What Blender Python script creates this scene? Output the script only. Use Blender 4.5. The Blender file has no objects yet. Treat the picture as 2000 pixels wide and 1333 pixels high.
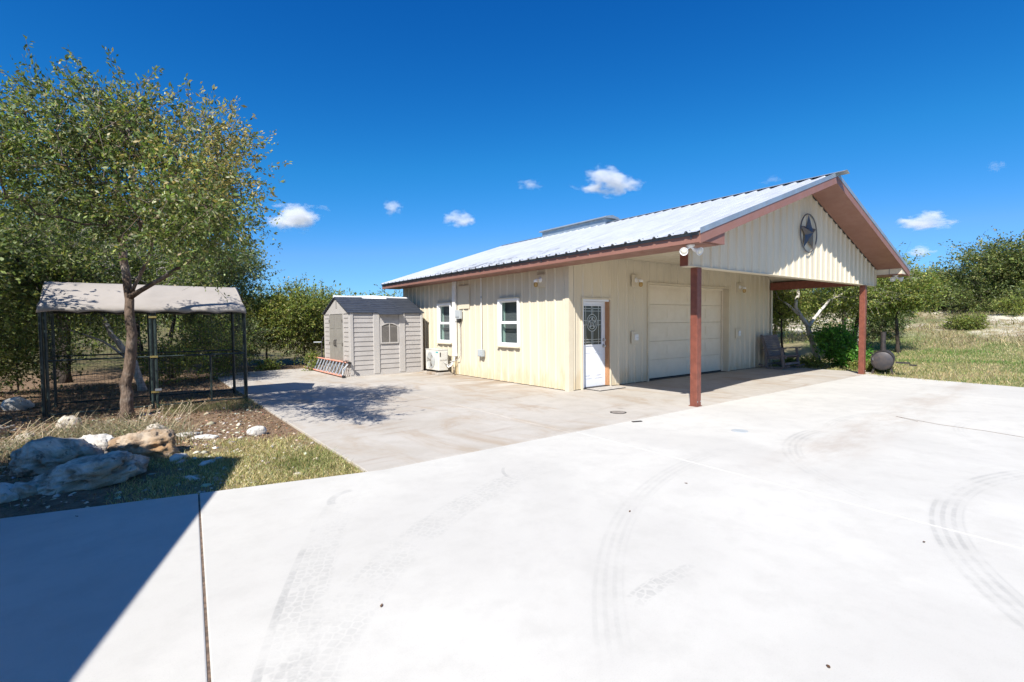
import bpy, bmesh, math, random
import numpy as np
from mathutils import Vector, Matrix, noise as mnoise

scene = bpy.context.scene
COL = scene.collection
R = math.radians

# ------------------------------------------------------------------ camera, sky, sun, exposure
cam_d = bpy.data.cameras.new('camera')
cam_d.sensor_width = 36.0
cam_d.lens = 17.373
cam_d.clip_start = 0.05
cam_d.clip_end = 6000
cam = bpy.data.objects.new('camera', cam_d)
COL.objects.link(cam)
right = Vector((0.79399738, -0.6078526, -0.00913069))
up = Vector((0.02992813, 0.02408299, 0.99926189))
fwd = Vector((0.60718405, 0.79368459, -0.03731372))
cam.matrix_world = Matrix(((right.x, up.x, -fwd.x, -7.7344), (right.y, up.y, -fwd.y, -8.0079),
                           (right.z, up.z, -fwd.z, 1.5564), (0, 0, 0, 1)))
scene.camera = cam

SUN_TRAVEL = Vector((1.0, 0.66, -1.22)).normalized()
sun_el = math.asin(-SUN_TRAVEL.z)
sun_az = math.atan2(-SUN_TRAVEL.x, -SUN_TRAVEL.y)
world = bpy.data.worlds.new('World')
scene.world = world
world.use_nodes = True
wn = world.node_tree
wn.nodes.clear()
wo = wn.nodes.new('ShaderNodeOutputWorld')
wb = wn.nodes.new('ShaderNodeBackground')
sky = wn.nodes.new('ShaderNodeTexSky')
sky.sky_type = 'NISHITA'
sky.sun_disc = False
sky.sun_elevation = sun_el
sky.sun_rotation = sun_az % (2 * math.pi)
sky.altitude = 600
sky.air_density = 1.0
sky.dust_density = 0.5
sky.ozone_density = 3.0
# the photograph's deep polarised blue: the same even curve over the whole sky
sp_ = wn.nodes.new('ShaderNodeSeparateColor'); cb_ = wn.nodes.new('ShaderNodeCombineColor')
wn.links.new(sky.outputs[0], sp_.inputs[0])
for i_, (k_, p_, x0_) in enumerate(((.0215, 2.7, 3.2), (.190, 1.42, 2.8), (.490, .96, 7.0))):
    cl_ = wn.nodes.new('ShaderNodeMath'); cl_.operation = 'MINIMUM'; cl_.inputs[1].default_value = x0_
    pw_ = wn.nodes.new('ShaderNodeMath'); pw_.operation = 'POWER'; pw_.inputs[1].default_value = p_ - 1
    ml_ = wn.nodes.new('ShaderNodeMath'); ml_.operation = 'MULTIPLY'; ml_.inputs[1].default_value = k_
    m2_ = wn.nodes.new('ShaderNodeMath'); m2_.operation = 'MULTIPLY'
    wn.links.new(sp_.outputs[i_], cl_.inputs[0]); wn.links.new(cl_.outputs[0], pw_.inputs[0]); wn.links.new(pw_.outputs[0], ml_.inputs[0])
    wn.links.new(ml_.outputs[0], m2_.inputs[0]); wn.links.new(sp_.outputs[i_], m2_.inputs[1]); wn.links.new(m2_.outputs[0], cb_.inputs[i_])
wn.links.new(cb_.outputs[0], wb.inputs['Color'])
wb.inputs['Strength'].default_value = 0.10
wn.links.new(wb.outputs[0], wo.inputs['Surface'])

sun_d = bpy.data.lights.new('sun', 'SUN')
sun_d.energy = 2.5
sun_d.angle = R(0.53)
sun_d.color = (1.0, 0.955, 0.885)
sun = bpy.data.objects.new('sun', sun_d)
COL.objects.link(sun)
sun.location = (-20, -13, 25)
sun.rotation_euler = SUN_TRAVEL.to_track_quat('-Z', 'Y').to_euler()

scene.view_settings.view_transform = 'Standard'
scene.view_settings.look = 'None'
scene.view_settings.gamma = 1.0
scene.view_settings.use_curve_mapping = False
scene.view_settings.exposure = 1.74
scene.cycles.volume_bounces = 3
scene.cycles.max_bounces = 8
scene.cycles.transparent_max_bounces = 16

rng = np.random.default_rng(11)
random.seed(7)

# ------------------------------------------------------------------ helpers
def tag(o, label=None, cat=None, group=None, kind=None):
    if label: o['label'] = label
    if cat: o['category'] = cat
    if group: o['group'] = group
    if kind: o['kind'] = kind
    return o

def empty(name, loc=(0, 0, 0), label=None, cat=None, group=None, kind=None):
    o = bpy.data.objects.new(name, None)
    o.empty_display_size = 0.2
    o.location = loc
    COL.objects.link(o)
    return tag(o, label, cat, group, kind)

def link(name, me, mat=None, parent=None):
    """mesh given in WORLD coordinates; the object sits at the parent's frame"""
    o = bpy.data.objects.new(name, me)
    COL.objects.link(o)
    if mat is not None and not me.materials: me.materials.append(mat)
    if parent is not None:
        o.parent = parent
        root = parent
        off = Vector((0, 0, 0))
        while root is not None:
            off += root.location
            root = root.parent
        o.location = -off
    return o

class MB:
    def __init__(s):
        s.v = []; s.f = []
    def add(s, vs, fs):
        b = len(s.v)
        s.v += [tuple(p) for p in vs]
        s.f += [tuple(b + i for i in f) for f in fs]
        return s
    def box(s, x0, x1, y0, y1, z0, z1):
        return s.add([(x0, y0, z0), (x1, y0, z0), (x1, y1, z0), (x0, y1, z0), (x0, y0, z1), (x1, y0, z1), (x1, y1, z1), (x0, y1, z1)],
                     [(0, 3, 2, 1), (4, 5, 6, 7), (0, 1, 5, 4), (1, 2, 6, 5), (2, 3, 7, 6), (3, 0, 4, 7)])
    def bar(s, p0, p1, w, h, upv=(0, 0, 1)):
        p0 = Vector(p0); p1 = Vector(p1); d = (p1 - p0).normalized()
        u = Vector(upv)
        sd = d.cross(u)
        if sd.length < 1e-4: sd = d.cross(Vector((1, 0, 0)))
        sd.normalize(); u = sd.cross(d).normalized()
        a = sd * w / 2; b = u * h / 2
        vs = [p0 - a - b, p0 + a - b, p0 + a + b, p0 - a + b, p1 - a - b, p1 + a - b, p1 + a + b, p1 - a + b]
        return s.add(vs, [(0, 1, 2, 3), (7, 6, 5, 4), (0, 4, 5, 1), (1, 5, 6, 2), (2, 6, 7, 3), (3, 7, 4, 0)])
    def tube(s, pts, rad, n=8, cap=True):
        pts = [Vector(p) for p in pts]
        if not hasattr(rad, '__len__'): rad = [rad] * len(pts)
        vs = []; fs = []
        prev = None
        for i, p in enumerate(pts):
            d = (pts[min(i + 1, len(pts) - 1)] - pts[max(i - 1, 0)])
            if d.length < 1e-9: d = Vector((0, 0, 1))
            d.normalize()
            if prev is None:
                a = d.cross(Vector((0, 0, 1)))
                if a.length < 1e-3: a = d.cross(Vector((1, 0, 0)))
            else:
                a = prev - d * prev.dot(d)
            a.normalize(); prev = a
            b = d.cross(a)
            for k in range(n):
                t = 2 * math.pi * k / n
                vs.append(p + (a * math.cos(t) + b * math.sin(t)) * rad[i])
        for i in range(len(pts) - 1):
            for k in range(n):
                fs.append((i * n + k, i * n + (k + 1) % n, (i + 1) * n + (k + 1) % n, (i + 1) * n + k))
        if cap:
            fs.append(tuple(range(n - 1, -1, -1)))
            fs.append(tuple((len(pts) - 1) * n + k for k in range(n)))
        return s.add(vs, fs)
    def lathe(s, prof, org, axis=(0, 0, 1), n=20):
        axis = Vector(axis).normalized(); org = Vector(org)
        a = axis.cross(Vector((0, 0, 1)))
        if a.length < 1e-3: a = axis.cross(Vector((1, 0, 0)))
        a.normalize(); b = axis.cross(a)
        vs = []; fs = []
        for r_, h_ in prof:
            for k in range(n):
                t = 2 * math.pi * k / n
                vs.append(org + axis * h_ + (a * math.cos(t) + b * math.sin(t)) * r_)
        for i in range(len(prof) - 1):
            for k in range(n):
                fs.append((i * n + k, i * n + (k + 1) % n, (i + 1) * n + (k + 1) % n, (i + 1) * n + k))
        fs.append(tuple(range(n - 1, -1, -1)))
        fs.append(tuple((len(prof) - 1) * n + k for k in range(n)))
        return s.add(vs, fs)
    def prism(s, poly, dirv):
        """poly: list of 3D points (planar), extruded along dirv"""
        n = len(poly); d = Vector(dirv)
        vs = [Vector(p) for p in poly] + [Vector(p) + d for p in poly]
        fs = [tuple(range(n - 1, -1, -1)), tuple(range(n, 2 * n))]
        fs += [(i, (i + 1) % n, n + (i + 1) % n, n + i) for i in range(n)]
        return s.add(vs, fs)
    def mesh(s, name):
        me = bpy.data.meshes.new(name)
        me.from_pydata(s.v, [], s.f)
        bm = bmesh.new(); bm.from_mesh(me)
        bmesh.ops.recalc_face_normals(bm, faces=bm.faces)
        bm.to_mesh(me); bm.free()
        return me
    def build(s, name, mat, parent=None, smooth=False, bevel=0):
        me = s.mesh(name)
        if smooth:
            me.polygons.foreach_set('use_smooth', [True] * len(me.polygons))
        o = link(name, me, mat, parent)
        if smooth == 'auto':
            try: me.set_sharp_from_angle(angle=R(35))
            except Exception: pass
        if bevel:
            b = o.modifiers.new('bevel', 'BEVEL')
            b.width = bevel; b.segments = 2; b.limit_method = 'ANGLE'; b.angle_limit = R(40)
        return o

# ------------------------------------------------------------------ materials
class NT:
    def __init__(s, name):
        s.m = bpy.data.materials.new(name); s.m.use_nodes = True
        s.t = s.m.node_tree; s.t.nodes.clear()
        s.out = s.n('ShaderNodeOutputMaterial')
    def n(s, typ, **kw):
        nd = s.t.nodes.new(typ)
        for k, v in kw.items(): setattr(nd, k, v)
        return nd
    def l(s, a, b): s.t.links.new(a, b)
    def val(s, sock, v):
        if hasattr(v, 'is_linked') or isinstance(v, bpy.types.NodeSocket): s.l(v, sock)
        else: sock.default_value = v
    def math(s, op, a, b=None, c=None, clamp=False):
        nd = s.n('ShaderNodeMath', operation=op, use_clamp=clamp)
        s.val(nd.inputs[0], a)
        if b is not None: s.val(nd.inputs[1], b)
        if c is not None: s.val(nd.inputs[2], c)
        return nd.outputs[0]
    def rng(s, v, a, b, c=0.0, d=1.0, smooth=True):
        nd = s.n('ShaderNodeMapRange')
        if smooth: nd.interpolation_type = 'SMOOTHSTEP'
        s.val(nd.inputs[0], v)
        for i, q in enumerate((a, b, c, d)): nd.inputs[1 + i].default_value = q
        return nd.outputs[0]
    def mix(s, f, a, b, blend='MIX'):
        nd = s.n('ShaderNodeMix', data_type='RGBA', blend_type=blend)
        s.val(nd.inputs[0], f)
        for sock, q in ((nd.inputs[6], a), (nd.inputs[7], b)):
            if isinstance(q, bpy.types.NodeSocket): s.l(q, sock)
            else: sock.default_value = (q[0], q[1], q[2], 1)
        return nd.outputs[2]
    def noise(s, vec, scale, detail=4, rough=.55, dist=0.0, out=0):
        nd = s.n('ShaderNodeTexNoise')
        s.l(vec, nd.inputs['Vector'])
        nd.inputs['Scale'].default_value = scale; nd.inputs['Detail'].default_value = detail
        nd.inputs['Roughness'].default_value = rough; nd.inputs['Distortion'].default_value = dist
        return nd.outputs[out]
    def voro(s, vec, scale, feature='F1', out='Distance', rand=1.0):
        nd = s.n('ShaderNodeTexVoronoi', feature=feature)
        s.l(vec, nd.inputs['Vector']); nd.inputs['Scale'].default_value = scale
        nd.inputs['Randomness'].default_value = rand
        return nd.outputs[out]
    def pos(s): return s.n('ShaderNodeNewGeometry').outputs['Position']
    def obj(s): return s.n('ShaderNodeTexCoord').outputs['Object']
    def scale(s, vec, sc):
        nd = s.n('ShaderNodeVectorMath', operation='MULTIPLY')
        s.l(vec, nd.inputs[0]); nd.inputs[1].default_value = sc
        return nd.outputs[0]
    def sep(s, vec):
        nd = s.n('ShaderNodeSeparateXYZ'); s.l(vec, nd.inputs[0]); return nd.outputs
    def bsdf(s, color, rough=.6, metal=0.0, spec=.5, bump=None, bstr=.3, bdist=.01):
        p = s.n('ShaderNodeBsdfPrincipled')
        if isinstance(color, bpy.types.NodeSocket): s.l(color, p.inputs['Base Color'])
        else: p.inputs['Base Color'].default_value = (*color[:3], 1)
        s.val(p.inputs['Roughness'], rough)
        p.inputs['Metallic'].default_value = metal
        p.inputs['Specular IOR Level'].default_value = spec
        if bump is not None:
            b = s.n('ShaderNodeBump'); b.inputs['Strength'].default_value = bstr
            b.inputs['Distance'].default_value = bdist
            s.l(bump, b.inputs['Height']); s.l(b.outputs[0], p.inputs['Normal'])
        return p
    def fin(s, sh):
        s.l(sh.outputs[0], s.out.inputs['Surface']); return s.m

def pmat(name, c1, c2=None, scale=6, rough=.55, metal=0, spec=.5, bump=0, bscale=40, bdist=.004, stretch=None, lo=.35, hi=.65, world=True):
    t = NT(name)
    v = t.pos() if world else t.obj()
    vs = t.scale(v, stretch) if stretch else v
    col = c1
    if c2 is not None:
        col = t.mix(t.rng(t.noise(vs, scale, 5, .6), lo, hi), c1, c2)
    rr = t.rng(t.noise(v, scale * 2, 3), .3, .7, max(rough - .08, .03), min(rough + .08, 1))
    bp = t.noise(vs, bscale, 4, .6) if bump else None
    return t.fin(t.bsdf(col, rr, metal, spec, bp, bump, bdist))

def siding_mat(name, c, stain=True, stretch=(1, 1, .25)):
    t = NT(name); p = t.pos(); z = t.sep(p)[2]
    n1 = t.noise(t.scale(p, stretch), 2.2, 5, .6)
    col = t.mix(t.rng(n1, .3, .75), c, tuple(q * .90 for q in c))
    streak = t.noise(t.scale(p, (14, 14, .5)), 1.5, 4, .6)
    col = t.mix(t.math('MULTIPLY', t.rng(streak, .56, .8), .30), col, (c[0] * .78, c[1] * .70, c[2] * .58))
    if stain:
        n2 = t.noise(t.scale(p, (5, 5, 1.2)), 1.3, 5, .65)
        edge = t.math('SUBTRACT', z, t.math('MULTIPLY', t.rng(n2, .25, .8), .75))
        col = t.mix(t.math('MULTIPLY', t.rng(edge, .12, -.35), .55), col, (.52, .40, .23))
    return t.fin(t.bsdf(col, .42, 0, .4, t.noise(p, 3, 2), .04, .01))

M = {}
M['siding'] = siding_mat('cream_siding', (.63, .56, .425))
M['siding_clean'] = siding_mat('cream_siding_clean', (.63, .56, .425), False)
M['trim_cream'] = pmat('cream_trim', (.63, .56, .425), (.59, .52, .39), 3, .45)
M['brown'] = pmat('brown_fascia', (.25, .122, .092), (.225, .108, .080), 2.5, .5, bump=.05, bscale=60)
M['post'] = pmat('red_brown_post', (.21, .068, .043), (.16, .050, .032), 9, .48, bump=.1, bscale=90)
def roof_mat():
    t = NT('galvalume_roof'); p = t.pos()
    n = t.noise(t.scale(p, (.5, 3, 1)), 2.0, 5, .65)
    n2 = t.noise(t.scale(p, (1.3, 5, 1)), 2.4, 6, .7)
    x = t.sep(p)[0]; y = t.sep(p)[1]
    col = t.mix(t.rng(n, .3, .7), (.60, .62, .64), (.50, .52, .55))
    # mildew streaks low on the sheets towards the middle of the eave
    low = t.math('MULTIPLY', t.rng(x, .9, -.6), t.math('MULTIPLY', t.rng(y, -2.0, 1.0), t.rng(y, 6.5, 4.5)))
    col = t.mix(t.math('MULTIPLY', t.math('MULTIPLY', t.rng(n2, .48, .62), low), .75), col, (.10, .11, .12))
    return t.fin(t.bsdf(col, .42, .35, .5, n, .05, .01))
M['roof'] = roof_mat()
M['flash'] = pmat('grey_flashing', (.36, .41, .45), (.30, .34, .38), 4, .38, .5)
M['eavetrim'] = pmat('dark_eave_trim', (.13, .145, .155), (.09, .10, .11), 5, .45, .4)
M['white'] = pmat('white_paint', (.78, .78, .77), (.73, .73, .72), 4, .38)
M['vinyl'] = pmat('white_vinyl', (.80, .80, .79), None, 4, .35)
M['whitedoor'] = pmat('white_door', (.74, .76, .80), (.71, .73, .77), 3, .35)
M['gdoor'] = pmat('garage_door_paint', (.78, .69, .54), (.74, .65, .50), 3, .42, bump=.08, bscale=180, bdist=.002)
M['wood_jamb'] = pmat('bare_wood_jamb', (.42, .22, .11), (.34, .17, .08), 6, .7, stretch=(6, 6, .6), bump=.2, bscale=30)
M['rubber'] = pmat('black_rubber', (.018, .018, .019), None, 5, .7)
M['dark'] = pmat('dark_interior', (.05, .048, .045), None, 5, .9)
M['steel'] = pmat('steel', (.55, .55, .56), None, 8, .28, .9)
M['cover'] = pmat('worn_cover', (.20, .175, .15), (.28, .25, .22), 14, .7)
M['greybox'] = pmat('grey_enclosure', (.42, .45, .46), (.38, .41, .42), 8, .45)
M['pvc'] = pmat('white_pvc', (.76, .76, .74), (.68, .67, .63), 3, .4)
M['brass'] = pmat('aged_brass', (.55, .40, .14), (.42, .30, .10), 20, .35, .8)
M['kennel'] = pmat('dark_green_tube', (.014, .024, .023), (.032, .050, .048), 14, .42, .2)
M['wire'] = pmat('dark_wire', (.030, .038, .036), None, 10, .5, .3)
M['blackiron'] = pmat('black_iron', (.022, .021, .022), (.05, .042, .038), 9, .5, .3, bump=.2, bscale=60)
M['smoker'] = pmat('weathered_steel', (.028, .027, .029), (.055, .044, .039), 7, .55, .3, bump=.25, bscale=70)
M['smokerface'] = pmat('weathered_steel_face', (.042, .041, .048), (.075, .06, .055), 5, .55, .2, bump=.2, bscale=70)
M['bench'] = pmat('weathered_bench_wood', (.20, .17, .165), (.13, .11, .108), 7, .75, stretch=(.5, 4, 6), bump=.3, bscale=30)
M['orange'] = pmat('orange_fibreglass', (.58, .24, .165), (.66, .33, .25), 5, .5)
M['alu'] = pmat('aluminium', (.66, .67, .68), (.58, .59, .60), 12, .32, .75)
M['shedwall'] = pmat('beige_resin', (.40, .375, .35), (.365, .34, .315), 4, .55, bump=.15, bscale=120, bdist=.002)
M['shedtrim'] = pmat('beige_resin_trim', (.44, .415, .385), (.415, .39, .36), 4, .55)
M['sheddoor'] = pmat('taupe_resin_door', (.25, .235, .205), (.215, .20, .175), 4, .6, bump=.2, bscale=50, bdist=.002)
M['shedroof'] = pmat('slate_resin_roof', (.030, .036, .048), (.042, .049, .062), 5, .62, bump=.3, bscale=60, bdist=.003)
M['shedwhite'] = pmat('white_ridge_resin', (.74, .74, .72), None, 4, .5)
M['shedglass'] = pmat('taupe_shutter', (.17, .155, .135), (.14, .13, .115), 5, .35)
M['ac'] = pmat('off_white_enamel', (.60, .59, .54), (.55, .53, .47), 5, .4)
M['teal'] = pmat('teal_badge', (.03, .36, .40), None, 5, .4)
M['foam'] = pmat('grey_pipe_wrap', (.45, .43, .40), (.30, .28, .26), 14, .8)
M['starmetal'] = pmat('blue_grey_star_metal', (.085, .10, .125), (.14, .12, .11), 9, .45, .5, bump=.2, bscale=40)
M['mat'] = pmat('pale_door_mat', (.45, .42, .38), (.30, .28, .26), 18, .95, bump=.5, bscale=300)
M['reveal'] = pmat('pale_green_reveal', (.50, .60, .55), None, 5, .6)
M['blind'] = pmat('grey_blind', (.13, .12, .135), (.10, .095, .11), 8, .8, stretch=(1, 1, 30))
M['bone'] = pmat('pale_plastic', (.70, .66, .55), None, 6, .4)

def canvas_mat():
    t = NT('grey_canvas'); p = t.pos()
    n = t.noise(p, 1.7, 5, .6); n2 = t.noise(t.scale(p, (1, 1, 3)), 5, 5, .7)
    col = t.mix(t.rng(n, .3, .7), (.40, .365, .33), (.34, .31, .28))
    col = t.mix(t.math('MULTIPLY', t.rng(n2, .58, .8), .35), col, (.16, .145, .125))
    b = t.bsdf(col, .85, 0, .2, t.noise(p, 220, 2), .15, .002)
    tr = t.n('ShaderNodeBsdfTranslucent'); t.l(col, tr.inputs['Color'])
    mx = t.n('ShaderNodeMixShader'); mx.inputs[0].default_value = .12
    t.l(b.outputs[0], mx.inputs[1]); t.l(tr.outputs[0], mx.inputs[2])
    return t.fin(mx)
M['canvas'] = canvas_mat()

def glass_mat(name, tint=(.75, .85, .82), rough=.02, mixf=.75):
    t = NT(name)
    tr = t.n('ShaderNodeBsdfTransparent'); tr.inputs[0].default_value = (*tint, 1)
    gl = t.n('ShaderNodeBsdfGlossy'); gl.inputs['Roughness'].default_value = rough
    gl.inputs['Color'].default_value = (.9, .93, .95, 1)
    fr = t.n('ShaderNodeLayerWeight')
    f2 = t.math('MULTIPLY_ADD', t.math('POWER', fr.outputs['Facing'], 4.0), .85, .07, clamp=True)
    mx = t.n('ShaderNodeMixShader'); t.l(f2, mx.inputs[0])
    t.l(tr.outputs[0], mx.inputs[1]); t.l(gl.outputs[0], mx.inputs[2])
    return t.fin(mx)
M['glass'] = glass_mat('window_glass')
M['lampglass'] = glass_mat('amber_glass', (.85, .70, .40))
def dglass():
    t = NT('textured_door_glass'); p = t.pos()
    return t.fin(t.bsdf((.045, .05, .045), .14, 0, .6, t.noise(p, 60, 2), .35, .004))
M['doorglass'] = dglass()
M['came'] = pmat('zinc_came', (.62, .63, .62), None, 6, .35, .6)

def concrete_mat(name, base, c2, stainamt, marks=None):
    t = NT(name); p = t.pos(); x, y, z = t.sep(p)[0], t.sep(p)[1], t.sep(p)[2]
    n1 = t.noise(p, .55, 6, .6, .6); n2 = t.noise(p, 3.2, 6, .65); n3 = t.noise(p, 140, 2, .6)
    col = t.mix(t.rng(n1, .32, .68), base, c2)
    col = t.mix(t.math('MULTIPLY', t.rng(n2, .42, .70), .32), col, tuple(q * .82 for q in c2))
    col = t.mix(t.math('MULTIPLY', t.rng(n3, .52, .75), .22), col, tuple(q * .6 for q in base))
    if stainamt:
        # washed-out rust / soil streaks on the older slab
        s1 = t.noise(t.scale(p, (1.0, .38, 1)), 1.25, 6, .68, .9)
        s2 = t.noise(t.scale(p, (.42, 2.2, 1)), 1.3, 6, .65, .5)
        col = t.mix(t.math('MULTIPLY', t.rng(s1, .47, .70), stainamt), col, (.33, .25, .17))
        col = t.mix(t.math('MULTIPLY', t.rng(s2, .54, .72), stainamt * .75), col, (.27, .20, .145))
        nearwall = t.math('MULTIPLY', t.rng(x, -1.9, -.3), t.math('MULTIPLY', t.rng(y, -.5, 2.6), t.rng(s2, .36, .56)))
        col = t.mix(t.math('MULTIPLY', nearwall, .60), col, (.24, .165, .095))
        spots = t.voro(p, 1.1, 'F1')
        col = t.mix(t.math('MULTIPLY', t.rng(spots, .10, .03), .35), col, (.14, .11, .09))
    if marks:
        nz = t.noise(p, 1.7, 5, .7); fine = t.noise(p, 26, 3, .7)
        for (cx, cy, rad, a0, a1, hw, amt, kind) in marks:
            dx = t.math('SUBTRACT', x, cx); dy = t.math('SUBTRACT', y, cy)
            d = t.math('SQRT', t.math('ADD', t.math('MULTIPLY', dx, dx), t.math('MULTIPLY', dy, dy)))
            off = t.math('SUBTRACT', d, rad)
            ab = t.math('ABSOLUTE', off)
            band = t.rng(ab, hw, hw * .72)
            an = t.math('ARCTAN2', dy, dx)
            win = t.math('MULTIPLY', t.rng(an, a0 - .10, a0 + .10), t.rng(an, a1 + .10, a1 - .10))
            m = t.math('MULTIPLY', band, win)
            if kind == 'stripe':
                st = t.math('SINE', t.math('MULTIPLY', off, 2 * math.pi / (hw * .52)))
                m = t.math('MULTIPLY', m, t.rng(st, -.5, .7, .30, 1.0))
            elif kind == 'tread':
                cv = t.n('ShaderNodeCombineXYZ')
                t.l(t.math('MULTIPLY', an, rad * 1.0), cv.inputs[0]); t.l(t.math('MULTIPLY', off, 1.0), cv.inputs[1])
                vd = t.voro(cv.outputs[0], 19, 'DISTANCE_TO_EDGE', 'Distance', .55)
                m = t.math('MULTIPLY', m, t.rng(vd, .04, .16, .12, 1.0))
            m = t.math('MULTIPLY', m, t.rng(nz, .36, .62, .05, 1.0))
            m = t.math('MULTIPLY', m, t.rng(fine, .32, .6, .65, 1.0))
            col = t.mix(t.math('MULTIPLY', m, amt * .60), col, (.12, .125, .13))
        # dusty brown run where cars turn in
        yy = t.math('ADD', y, t.math('MULTIPLY', x, -.05))
        run = t.math('MULTIPLY', t.rng(t.math('ABSOLUTE', t.math('ADD', yy, 5.55)), .65, .05), t.rng(x, -3.4, -.6))
        run = t.math('MULTIPLY', run, t.rng(t.noise(t.scale(p, (.5, 1.6, 1)), 1.2, 5, .7), .38, .66))
        col = t.mix(t.math('MULTIPLY', run, .35), col, (.30, .22, .16))
    rr = t.rng(n2, .3, .7, .72, .9)
    bb = t.math('ADD', t.math('MULTIPLY', n3, .5), n2)
    return t.fin(t.bsdf(col, rr, 0, .3, bb, .12, .006))
MARKS = [(-2.03, -10.44, 3.48, 1.12, 2.30, .125, .48, 'stripe'), (-.43, -7.63, 2.51, 1.45, 2.10, .13, .42, 'stripe'),
         (-.43, -7.63, 2.51, 2.0, 2.7, .12, .14, 'stripe'), (-2.36, -9.78, 4.9, 1.50, 2.75, .11, .20, 'stripe'),
         (4.48, -9.97, 12.49, 2.64, 2.95, .15, .30, 'tread'), (4.48, -9.97, 12.60, 2.66, 2.95, .025, .35, 'plain'),
         (-3.65, -8.42, 4.42, 1.74, 2.60, .17, .26, 'tread'),
         (.97, -7.99, 2.95, .60, 1.80, .10, .26, 'stripe'), (1.9, -8.6, 2.3, .7, 2.2, .09, .18, 'stripe'),
         (-5.25, -7.6, 1.36, 1.30, 1.80, .07, .45, 'tread'), (-4.35, -6.95, .70, 4.4, 4.9, .12, .4, 'tread'),
         (-6.15, -3.72, .27, 1.6, 3.1, .04, .40, 'plain'), (-4.30, -4.13, .48, 2.3, 3.1, .02, .5, 'plain')]
M['drive'] = concrete_mat('new_concrete', (.545, .53, .485), (.485, .47, .432), 0, MARKS)
M['slab'] = concrete_mat('old_concrete', (.46, .43, .385), (.40, .365, .315), .62)
M['joint'] = pmat('joint_filler', (.20, .135, .09), (.09, .065, .048), 30, .95)
M['joint_pale'] = pmat('pale_joint_sealant', (.62, .60, .55), (.5, .48, .44), 10, .8)

def attr_mat(name, trans=.25, rough=.5, spec=.35):
    t = NT(name)
    a = t.n('ShaderNodeAttribute', attribute_name='col')
    b = t.bsdf(a.outputs['Color'], rough, 0, spec)
    if trans:
        tr = t.n('ShaderNodeBsdfTranslucent')
        t.l(t.mix(1.0, a.outputs['Color'], (1.25, 1.35, .55), 'MULTIPLY'), tr.inputs['Color'])
        mx = t.n('ShaderNodeMixShader'); mx.inputs[0].default_value = trans
        t.l(b.outputs[0], mx.inputs[1]); t.l(tr.outputs[0], mx.inputs[2])
        return t.fin(mx)
    return t.fin(b)
M['leaf'] = attr_mat('leaf', .40, .50, .45)
M['blade'] = attr_mat('grass_blade', .25, .6, .25)
M['chip'] = attr_mat('stone_chip', 0, .85, .2)
M['litter'] = attr_mat('dead_leaf', .1, .8, .2)
def bark_mat(name, c1, c2, c3, sc=9):
    t = NT(name); p = t.pos()
    v = t.scale(p, (1, 1, .45))
    n = t.noise(v, sc, 6, .7, .5); n2 = t.noise(p, 2.2, 4, .6); vo = t.voro(v, sc * 3.2)
    col = t.mix(t.rng(n, .35, .65), c1, c2)
    col = t.mix(t.rng(n2, .52, .66), col, c3)
    return t.fin(t.bsdf(col, .9, 0, .15, t.math('ADD', t.math('MULTIPLY', vo, .8), n), .7, .02))
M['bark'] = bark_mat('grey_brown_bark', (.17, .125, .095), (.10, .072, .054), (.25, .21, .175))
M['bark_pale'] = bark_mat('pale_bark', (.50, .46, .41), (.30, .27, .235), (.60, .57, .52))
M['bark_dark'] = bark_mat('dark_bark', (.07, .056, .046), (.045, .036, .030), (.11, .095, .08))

def rock_mat(name, pale, dark, rust):
    t = NT(name); p = t.obj()
    n = t.noise(p, 3.0, 7, .65, .6); n2 = t.noise(p, 9, 6, .7); n3 = t.noise(p, 1.4, 4, .6)
    vo = t.voro(p, 11)
    col = t.mix(t.rng(n, .36, .60), pale, dark)
    col = t.mix(t.math('MULTIPLY', t.rng(n3, .50, .68), .8), col, rust)
    col = t.mix(t.math('MULTIPLY', t.rng(n2, .58, .68), .8), col, (.09, .08, .07))
    hb = t.math('ADD', t.math('MULTIPLY', n2, .6), t.math('MULTIPLY', t.rng(vo, .0, .35), .5))
    return t.fin(t.bsdf(col, .92, 0, .15, hb, 1.0, .05))
M['rock'] = rock_mat('pitted_limestone', (.66, .60, .51), (.27, .23, .185), (.46, .34, .22))
M['rock_rust'] = rock_mat('ochre_limestone', (.44, .36, .27), (.27, .185, .115), (.36, .22, .11))
M['rock_white'] = rock_mat('white_limestone', (.64, .62, .57), (.50, .47, .43), (.52, .46, .38))

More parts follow.
